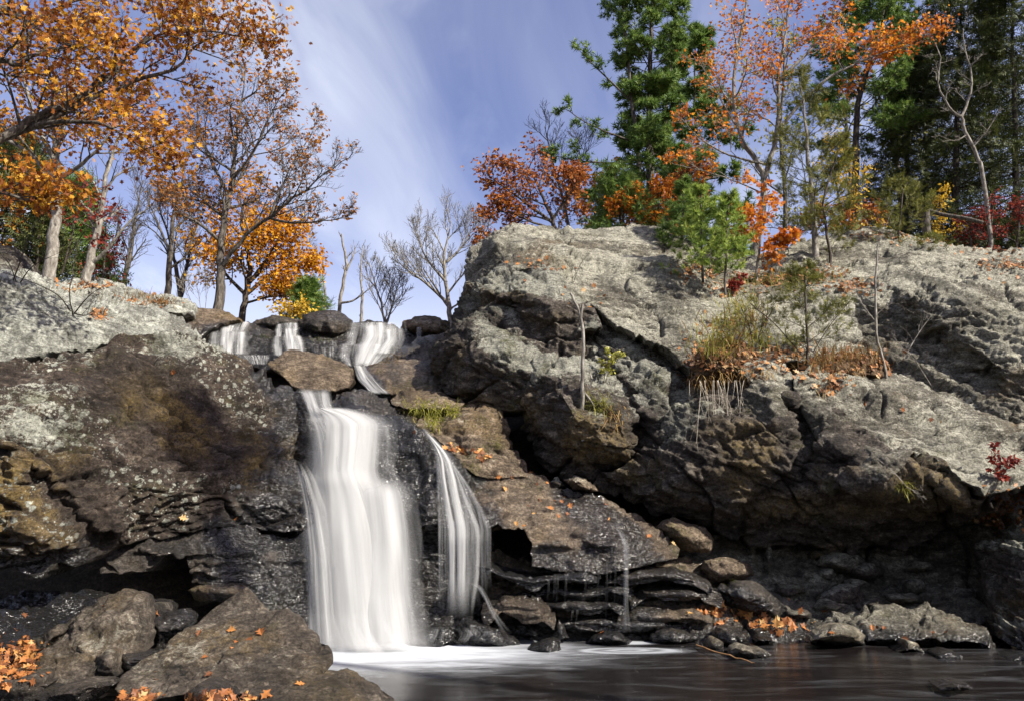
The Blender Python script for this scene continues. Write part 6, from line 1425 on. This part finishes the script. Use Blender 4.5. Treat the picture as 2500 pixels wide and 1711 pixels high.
for sd, name, lab, stems, lm, sz, tm, leaf, bark in [
    (403, 'bare_branch', 'fallen pale branch leaning across the right boulder', [[(2275, 945, 0), (2240, 885, -.4), (2205, 850, -.5), (2180, 820, -.4)], [(2215, 860, -.5), (2245, 810, -.5), (2275, 770, -.4)]], None, .1, LEAF_SIMPLE, 0, M_BARKPALE),
    (404, 'bare_shrub', 'twiggy dark shrub on the pale slab at left', [[(178, 770, 0), (170, 720, -.3), (180, 650, -.3), (190, 590, -.2)], [(172, 760, 0), (140, 720, -.4), (80, 690, -.5), (20, 670, -.5)], [(182, 765, 0), (220, 720, -.3), (270, 690, -.2)], [(180, 765, 0), (210, 770, -.3), (240, 750, -.4)]], None, .1, LEAF_SIMPLE, 0, M_BARKDARK),
    (405, 'bare_shrub', 'tangled bare twigs at the left edge above the pale slab', [[(40, 690, 0), (20, 640, -.3), (-20, 600, -.4)], [(50, 690, 0), (80, 650, -.3), (140, 620, -.4)], [(30, 690, 0), (60, 610, -.3), (70, 560, -.3)]], None, .1, LEAF_SIMPLE, 0, M_BARKDARK),
    (406, 'bare_twigs', 'small pale twiggy plant on the dark shoulder of the dome', [[(1240, 685, 0), (1236, 650, -.1), (1222, 610, -.1)], [(1242, 682, 0), (1255, 640, -.1), (1270, 620, -.1)]], None, .1, LEAF_SIMPLE, 0, M_BARKPALE),
    (407, 'bare_twigs', 'dark wiry twigs growing from the crack in the dome', [[(1400, 690, 0), (1415, 650, -.1), (1440, 615, -.1)], [(1398, 692, 0), (1395, 660, -.1), (1380, 640, -.1)]], None, .1, LEAF_SIMPLE, 0, M_BARKDARK),
    (408, 'red_sapling', 'crimson leaved sapling at the right edge of the tilted slab', [[(2440, 1195, 0), (2436, 1150, -.1), (2425, 1090, -.1)], [(2440, 1180, -.05), (2460, 1140, -.1), (2475, 1120, -.1)]], LF_RED, .085, LEAF_SIMPLE, 3, M_BARKDARK),
    (409, 'bramble', 'tangle of pale dead stems with brown leaves at the lower right edge', [[(2450, 1270, 0), (2430, 1230, -.2), (2380, 1215, -.3), (2345, 1222, -.3)], [(2450, 1270, 0), (2470, 1230, -.2), (2500, 1200, -.3)], [(2445, 1275, 0), (2440, 1220, -.2), (2450, 1180, -.2)], [(2455, 1275, 0), (2480, 1260, -.2), (2520, 1250, -.3)]], LF_LITTER, .09, LEAF_OAK, 2.2, M_BARKPALE),
    (410, 'red_shrub', 'pinkish red leaved seedling left of the small olive cedar', [[(1800, 720, 0), (1805, 700, -.1), (1815, 672, -.1)], [(1795, 722, 0), (1790, 705, -.1), (1785, 690, -.1)]], LF_RED, .09, LEAF_OAK, 4, M_BARKDARK),
    (411, 'goldenrod', 'goldenrod gone to seed beside the dead forked sapling', [[(1474, 935, 0), (1478, 890, -.1), (1480, 852, -.1)], [(1478, 935, 0), (1492, 890, -.1), (1510, 868, -.1)]], GRASS, .06, LEAF_SIMPLE, 6, DRYGRASS),
    (412, 'bare_twigs', 'drooping thin branch hanging over the undercut edge', [[(2215, 1190, -.1), (2180, 1150, -.15), (2130, 1110, -.1)], [(2215, 1190, -.1), (2235, 1200, -.2), (2250, 1215, -.2)]], None, .1, LEAF_SIMPLE, 0, M_BARKPALE),
]:
    y0 = snap(stems[0][0][0], stems[0][0][1], 15)
    t = Tree(sd)
    for st in stems:
        kx = dict(kq); kx['leaf'] = leaf; kx['jit'] = .02; kx['leaflev'] = 1
        t.limb([(u, v, y0 + dy) for u, v, dy in st], .014 if sd < 406 else .008, .004, kx, .15, length={403: .8, 404: 1.0, 405: .9}.get(sd, .32))
    t.finish(name, lab, 'branch' if 'branch' in name else ('shrub' if 'shrub' in name or name == 'bramble' else 'plant'), at(stems[0][0][0], stems[0][0][1], y0), bark, lm, tm, sz)

# hanging roots under the leaf clump
t = Tree(420)
for i in range(20):
    u = 1694 + i * 6 + t.r.uniform(-12, 12)
    p = atv(u, 928, 13.95 + t.r.uniform(-.1, .15))
    t.minr = .003
    t.branch(p, Vector((t.r.uniform(-.35, .3), -.35, -.9)), t.r.choice([.4, .6, .9, 1.1, 1.25]) * t.r.uniform(.8, 1.1), t.r.uniform(.003, .008), 0, K(1, (3,), .5, .35, .07, -.10))
t.finish('hanging_roots', 'bundle of pale roots hanging below the leaf clump on the cliff', 'roots', at(1740, 935, 13.85), M_ROOT)

# grass tufts
def tuft(seed, label, spots, n, size, mat, droop, name='grass_tuft', cat='grass'):
    rng = np.random.RandomState(seed); pos, ds = [], []
    for u, v, su, sv in spots:
        for i in range(n):
            uu, vv = u + rng.normal() * su, v + rng.normal() * sv
            p, nn = hit(uu, vv)
            if p is None: continue
            pos.append(tuple(p)); ds.append((rng.normal() * .45, -.5 + rng.normal() * .3, droop + rng.normal() * .4))
    if not pos: return
    base = np.array(pos[0])
    o = scatter_mesh(name, BLADE, pos, ds, size, mat, None, np.zeros(3), rng, roll=np.tile([0, 0, 1.0], (len(pos), 1)) + rng.normal(size=(len(pos), 3)) * .2)
    tag(o, label, cat, None, 'stuff')
    return o
tuft(1, 'bright yellow green grass hanging over the warm block right of the main lip', [(1030, 1000, 22, 9), (1060, 1020, 12, 14), (1100, 1005, 12, 6)], 190, .28, GRASS, -.25)
tuft(2, 'small green grass tuft at the foot of the dead forked sapling', [(1455, 985, 16, 12), (1470, 1000, 18, 14)], 60, .22, GRASS, .1)
tuft(3, 'dry drooping grass below the goldenrod', [(1500, 1010, 14, 14)], 60, .3, DRYGRASS, -.5)
tuft(4, 'tiny green fern tuft hanging under the tilted slab', [(2205, 1185, 10, 8)], 60, .18, GRASS, -.5)
tuft(5, 'dead brown stems massed in the leaf clump on the cliff', [(1740, 870, 30, 22), (1790, 850, 30, 16)], 55, .26, DRYGRASS, -.4)
tuft(6, 'green moss cushion between the upper falls', [(770, 808, 6, 4), (788, 832, 16, 4), (650, 824, 14, 3)], 90, .07, MOSSM, .5, 'moss_cushion', 'moss')
tuft(7, 'brown stems and roots under the small olive cedar', [(2060, 885, 22, 16), (2090, 900, 16, 14), (2010, 940, 18, 18)], 50, .24, DRYGRASS, -.3)
tuft(8, 'orange dry grass by the right side of the upper falls', [(960, 870, 14, 10)], 60, .2, DRYGRASS, .2)
tuft(9, 'green moss low on the golden brown block under the overhang', [(1780, 1416, 14, 5)], 60, .07, MOSSM, .4, 'moss_cushion', 'moss')
tuft(10, 'low dry plants in the seam of the pale outcrop at upper left', [(350, 730, 36, 6), (400, 742, 20, 5)], 90, .25, DRYGRASS, .6)

tuft(31, 'yellow green weeds and straw spilling down between the dome and the right boulder', [(1770, 800, 30, 26), (1740, 850, 26, 16), (1810, 760, 24, 20), (1850, 840, 40, 14)], 130, .30, GRASS, .7)
tuft(32, 'straw coloured dead stems standing among the weeds on the right face', [(1760, 830, 34, 26), (1820, 790, 34, 26), (2000, 890, 50, 14), (2080, 880, 40, 10)], 110, .36, DRYGRASS, .7)
tuft(33, 'trailing dry grass hanging from the cliff edge above the roots', [(1720, 925, 30, 8), (1790, 915, 40, 8), (1850, 905, 30, 8)], 90, .30, DRYGRASS, -.9)
tuft(34, 'low green plants along the top of the right hand rocks', [(1900, 690, 60, 10), (2000, 680, 60, 8), (1820, 690, 40, 10), (2300, 590, 100, 6)], 90, .22, GRASS, .8)
brush(35, 'olive_shrub', 'thin olive shrub leaning over the weeds left of the small cedar', 'shrub', [[(1840, 850, 14.8), (1830, 800, 14.7), (1810, 750, 14.6)], [(1845, 850, 14.8), (1860, 800, 14.7), (1885, 760, 14.6)], [(1835, 850, 14.8), (1800, 820, 14.6), (1770, 800, 14.5)]], K(2, (7, 5), .7, .5, .16, .03, leaf=2.2, jit=.03, leaflev=1), M_BARKDARK, ND_CEDAR, .07, SPRAY, None, .7, .010)

# ------------------------------------------------------------------ fallen leaves
def leaves_at(pts, rng, size, mat, name, parent=None, base=np.zeros(3)):
    pos, ds, ro = [], [], []
    for u, v in pts:
        p, n = hit(u, v)
        if p is None or n.z < -.1: continue
        pos.append(tuple(p + n * .012))
        d = Vector(rng.normal(size=3)); d = d - n * d.dot(n) + n * rng.uniform(-.05, .35)
        ds.append(tuple(d)); ro.append(tuple(n + Vector(rng.normal(size=3)) * .25))
    if not pos: return None
    o = scatter_mesh(name, LEAF_OAK, pos, ds, size, mat, parent, base, rng, roll=ro, szvar=.5)
    return o
def litter(seed, label, blobs, n, size=.115, mat=LF_LITTER):
    rng = np.random.RandomState(seed)
    pts = [(u + rng.normal() * su, v + rng.normal() * sv) for u, v, su, sv in blobs for i in range(n)]
    o = leaves_at(pts, rng, size, mat, 'leaf_litter')
    if o: tag(o, label, 'leaves', None, 'stuff')
litter(11, 'brown leaves heaped in the clump above the hanging roots', [(1740, 905, 50, 10), (1720, 850, 30, 20), (1790, 830, 34, 30), (1700, 890, 18, 16), (1790, 880, 50, 18)], 80)
litter(12, 'brown leaves in the pocket under the small olive cedar', [(2080, 868, 40, 9), (1960, 900, 40, 16), (2030, 930, 30, 20), (1900, 860, 40, 12), (2140, 890, 20, 10)], 90)
litter(13, 'leaf litter along the top of the right hand rocks', [(1900, 680, 60, 14), (2000, 672, 50, 12), (2080, 700, 40, 8), (1800, 700, 40, 14), (1700, 660, 30, 14)], 130)
litter(14, 'leaf litter on the flat slab under the hemlocks', [(2440, 600, 50, 10), (2460, 650, 40, 14), (2350, 590, 60, 6), (2200, 575, 60, 5)], 120)
litter(15, 'orange drift of leaves on the rocks behind the pool', [(1800, 1500, 40, 10), (1860, 1515, 30, 10), (1920, 1530, 34, 10), (1740, 1490, 20, 8)], 30, .14, LF_FALLEN)
litter(16, 'drift of orange leaves in the lower left corner', [(30, 1600, 30, 20), (60, 1620, 24, 18), (20, 1650, 22, 14), (70, 1590, 14, 14)], 60, .085, LF_FALLEN)
litter(17, 'soaked orange leaves along the bottom edge before the broad boulder', [(420, 1706, 80, 4), (560, 1704, 40, 4), (330, 1704, 30, 4)], 55, .085, LF_FALLEN)
litter(18, 'few brown leaves caught in the crack of the grey dome', [(1430, 720, 40, 14), (1340, 655, 30, 6), (1280, 640, 20, 6)], 16)
litter(19, 'orange leaves in a wet seam beside the warm brown block', [(1100, 1092, 12, 5), (1140, 1104, 16, 4), (1180, 1112, 16, 4)], 16, .13, LF_FALLEN)
litter(20, 'dry litter and low growth along the left slab seam', [(360, 738, 40, 6), (200, 700, 40, 10), (240, 770, 12, 6)], 60)
litter(21, 'brown leaves at the foot of the bramble on the right edge', [(2450, 1230, 30, 26), (2440, 1270, 30, 10)], 60)

_rl = np.random.RandomState(77)
_single = [(1247, 1160), (1210, 1165), (1292, 1155), (1320, 1225), (1290, 1230), (1360, 1222), (1380, 1212), (1375, 1228), (1395, 1242), (1384, 1258), (1362, 1264), (1260, 1270), (1274, 1282), (1297, 1252), (1234, 1200), (1352, 1244), (1488, 1262), (1546, 1440), (1460, 1548), (1310, 1175), (1340, 1178), (1478, 1228), (1580, 1312),
           (580, 1260), (436, 1262), (577, 1538), (600, 1560), (582, 1565), (490, 1606), (481, 1554), (380, 1498), (560, 1578), (375, 1640), (745, 1668), (640, 1552), (380, 1660), (520, 1640), (250, 1480), (40, 1540), (15, 1545), (62, 1508), (1085, 1095), (1010, 1060), (1650, 1330), (2130, 1540), (2200, 1556), (2140, 1525), (2110, 1520), (2160, 1528), (1930, 1465), (1950, 1500), (2020, 1490), (1990, 1515), (2310, 1540), (2285, 1545), (2210, 1002), (2270, 1030), (2300, 1032), (2110, 990), (1285, 690), (1330, 645), (420, 900), (1700, 1482), (1760, 1500), (1880, 1540), (2040, 1545)]
tv, tf = LEAF_OAK
_nleaf = 0
for u, v in _single:
    p, n = hit(u, v)
    if p is None: continue
    d = Vector(_rl.normal(size=3)); d = (d - n * d.dot(n)).normalized()
    c = n.normalized(); bb = c.cross(d)
    s = .13 * _rl.uniform(.6, 1.2)
    curl = tv.copy(); curl[:, 2] = np.abs(curl[:, 1]) * _rl.uniform(.1, .6) + .05
    V = curl[:, :1] * np.array(d) * s + curl[:, 1:2] * np.array(bb) * s + curl[:, 2:3] * np.array(c) * s
    o = mesh_np('fallen_leaf', V, tf, LF_FALLEN, None, False, {'tint': np.full(len(V), _rl.rand())})
    o.location = p
    if v > 1460 and u < 900: lab = 'single fallen leaf on the foreground boulders at lower left'
    elif u < 700: lab = 'single fallen leaf on the brown left cliff'
    elif 1150 < u < 1700 and 1130 < v < 1420: lab = 'single fallen leaf on the wide sloping brown slab'
    elif u > 1600 and v > 1400: lab = 'single fallen leaf on the rocks behind the pool at right'
    elif v < 1100 and u > 1200: lab = 'single fallen leaf on the grey right hand rocks'
    else: lab = 'single fallen leaf on the ledges around the falls'
    tag(o, lab, 'leaf', 'single fallen leaves on the rocks')

# floating stick and log
t = Tree(430)
t.limb([(1700, 1574, 12.2), (1730, 1586, 11.6), (1770, 1597, 11.2), (1811, 1609, 10.8), (1842, 1617, 10.6)], .016, .008, None)
t.finish('floating_stick', 'thin brown stick lying in the water beside the pale angular stone', 'stick', at(1700, 1574, 12.2), simple_mat('wet_stick', [(0.3, (0.14, 0.07, 0.03)), (0.7, (0.36, 0.2, 0.09))], 20))
t = Tree(431)
t.limb([(2250, 515, 23.5), (2300, 524, 23.2), (2350, 534, 22.9), (2400, 545, 22.6)], .08, .06, None)
t.finish('fallen_log', 'fallen log lying behind the flat slab under the hemlocks', 'log', at(2250, 515, 23.5), M_BARK)
t = Tree(432)
t.limb([(2262, 560, 23.3), (2261, 535, 23.3), (2260, 508, 23.3)], .14, .12, None)
t.finish('tree_stump', 'short broken stump at the left end of the fallen log', 'stump', at(2262, 560, 23.3), M_BARK)

# tall tree on the right bank outside the picture: its crown shades the middle of the left hand cliff
t = Tree(500)
tgt = at(530, 1040, 12.4)
cc = tgt + np.array(SUN) * 24.0
foot_ = np.array([cc[0] + 1.2, cc[1] - .8, float(terrain_height(cc[0] + 1.2, cc[1] - .8))])
pts = [Vector((foot_ + (cc - foot_) * f).tolist()) for f in np.linspace(0, 1.02, 9)]
t.add(pts, .28, .05)
right = Vector((1, 0, 0)); rs = np.random.RandomState(5)
for dx, dz, rr, n in [(0, .2, .75, 420), (.55, -.2, .7, 360), (-.35, -.55, .55, 240), (.75, .75, .55, 240), (.2, .9, .5, 200), (.1, -.9, .5, 160)]:
    c = cc + np.array([dx, rs.uniform(-.6, .6), dz])
    q = rs.normal(size=(n, 3)); q = q / np.linalg.norm(q, axis=1)[:, None] * rr * rs.rand(n, 1) ** .4
    for p in c + q:
        t.lp.append(tuple(p)); t.ld.append(tuple(rs.normal(size=3)))
    t.add([Vector((foot_ + (cc - foot_) * .8).tolist()), Vector(((foot_ + (cc - foot_) * .8) * .5 + c * .5).tolist()), Vector(c.tolist())], .05, .02)
t.finish('bank_tree', 'tall tree on the right bank above the camera shading the left cliff', 'tree', foot_, M_BARK, LF_RUST, LEAF_OAK, .2)
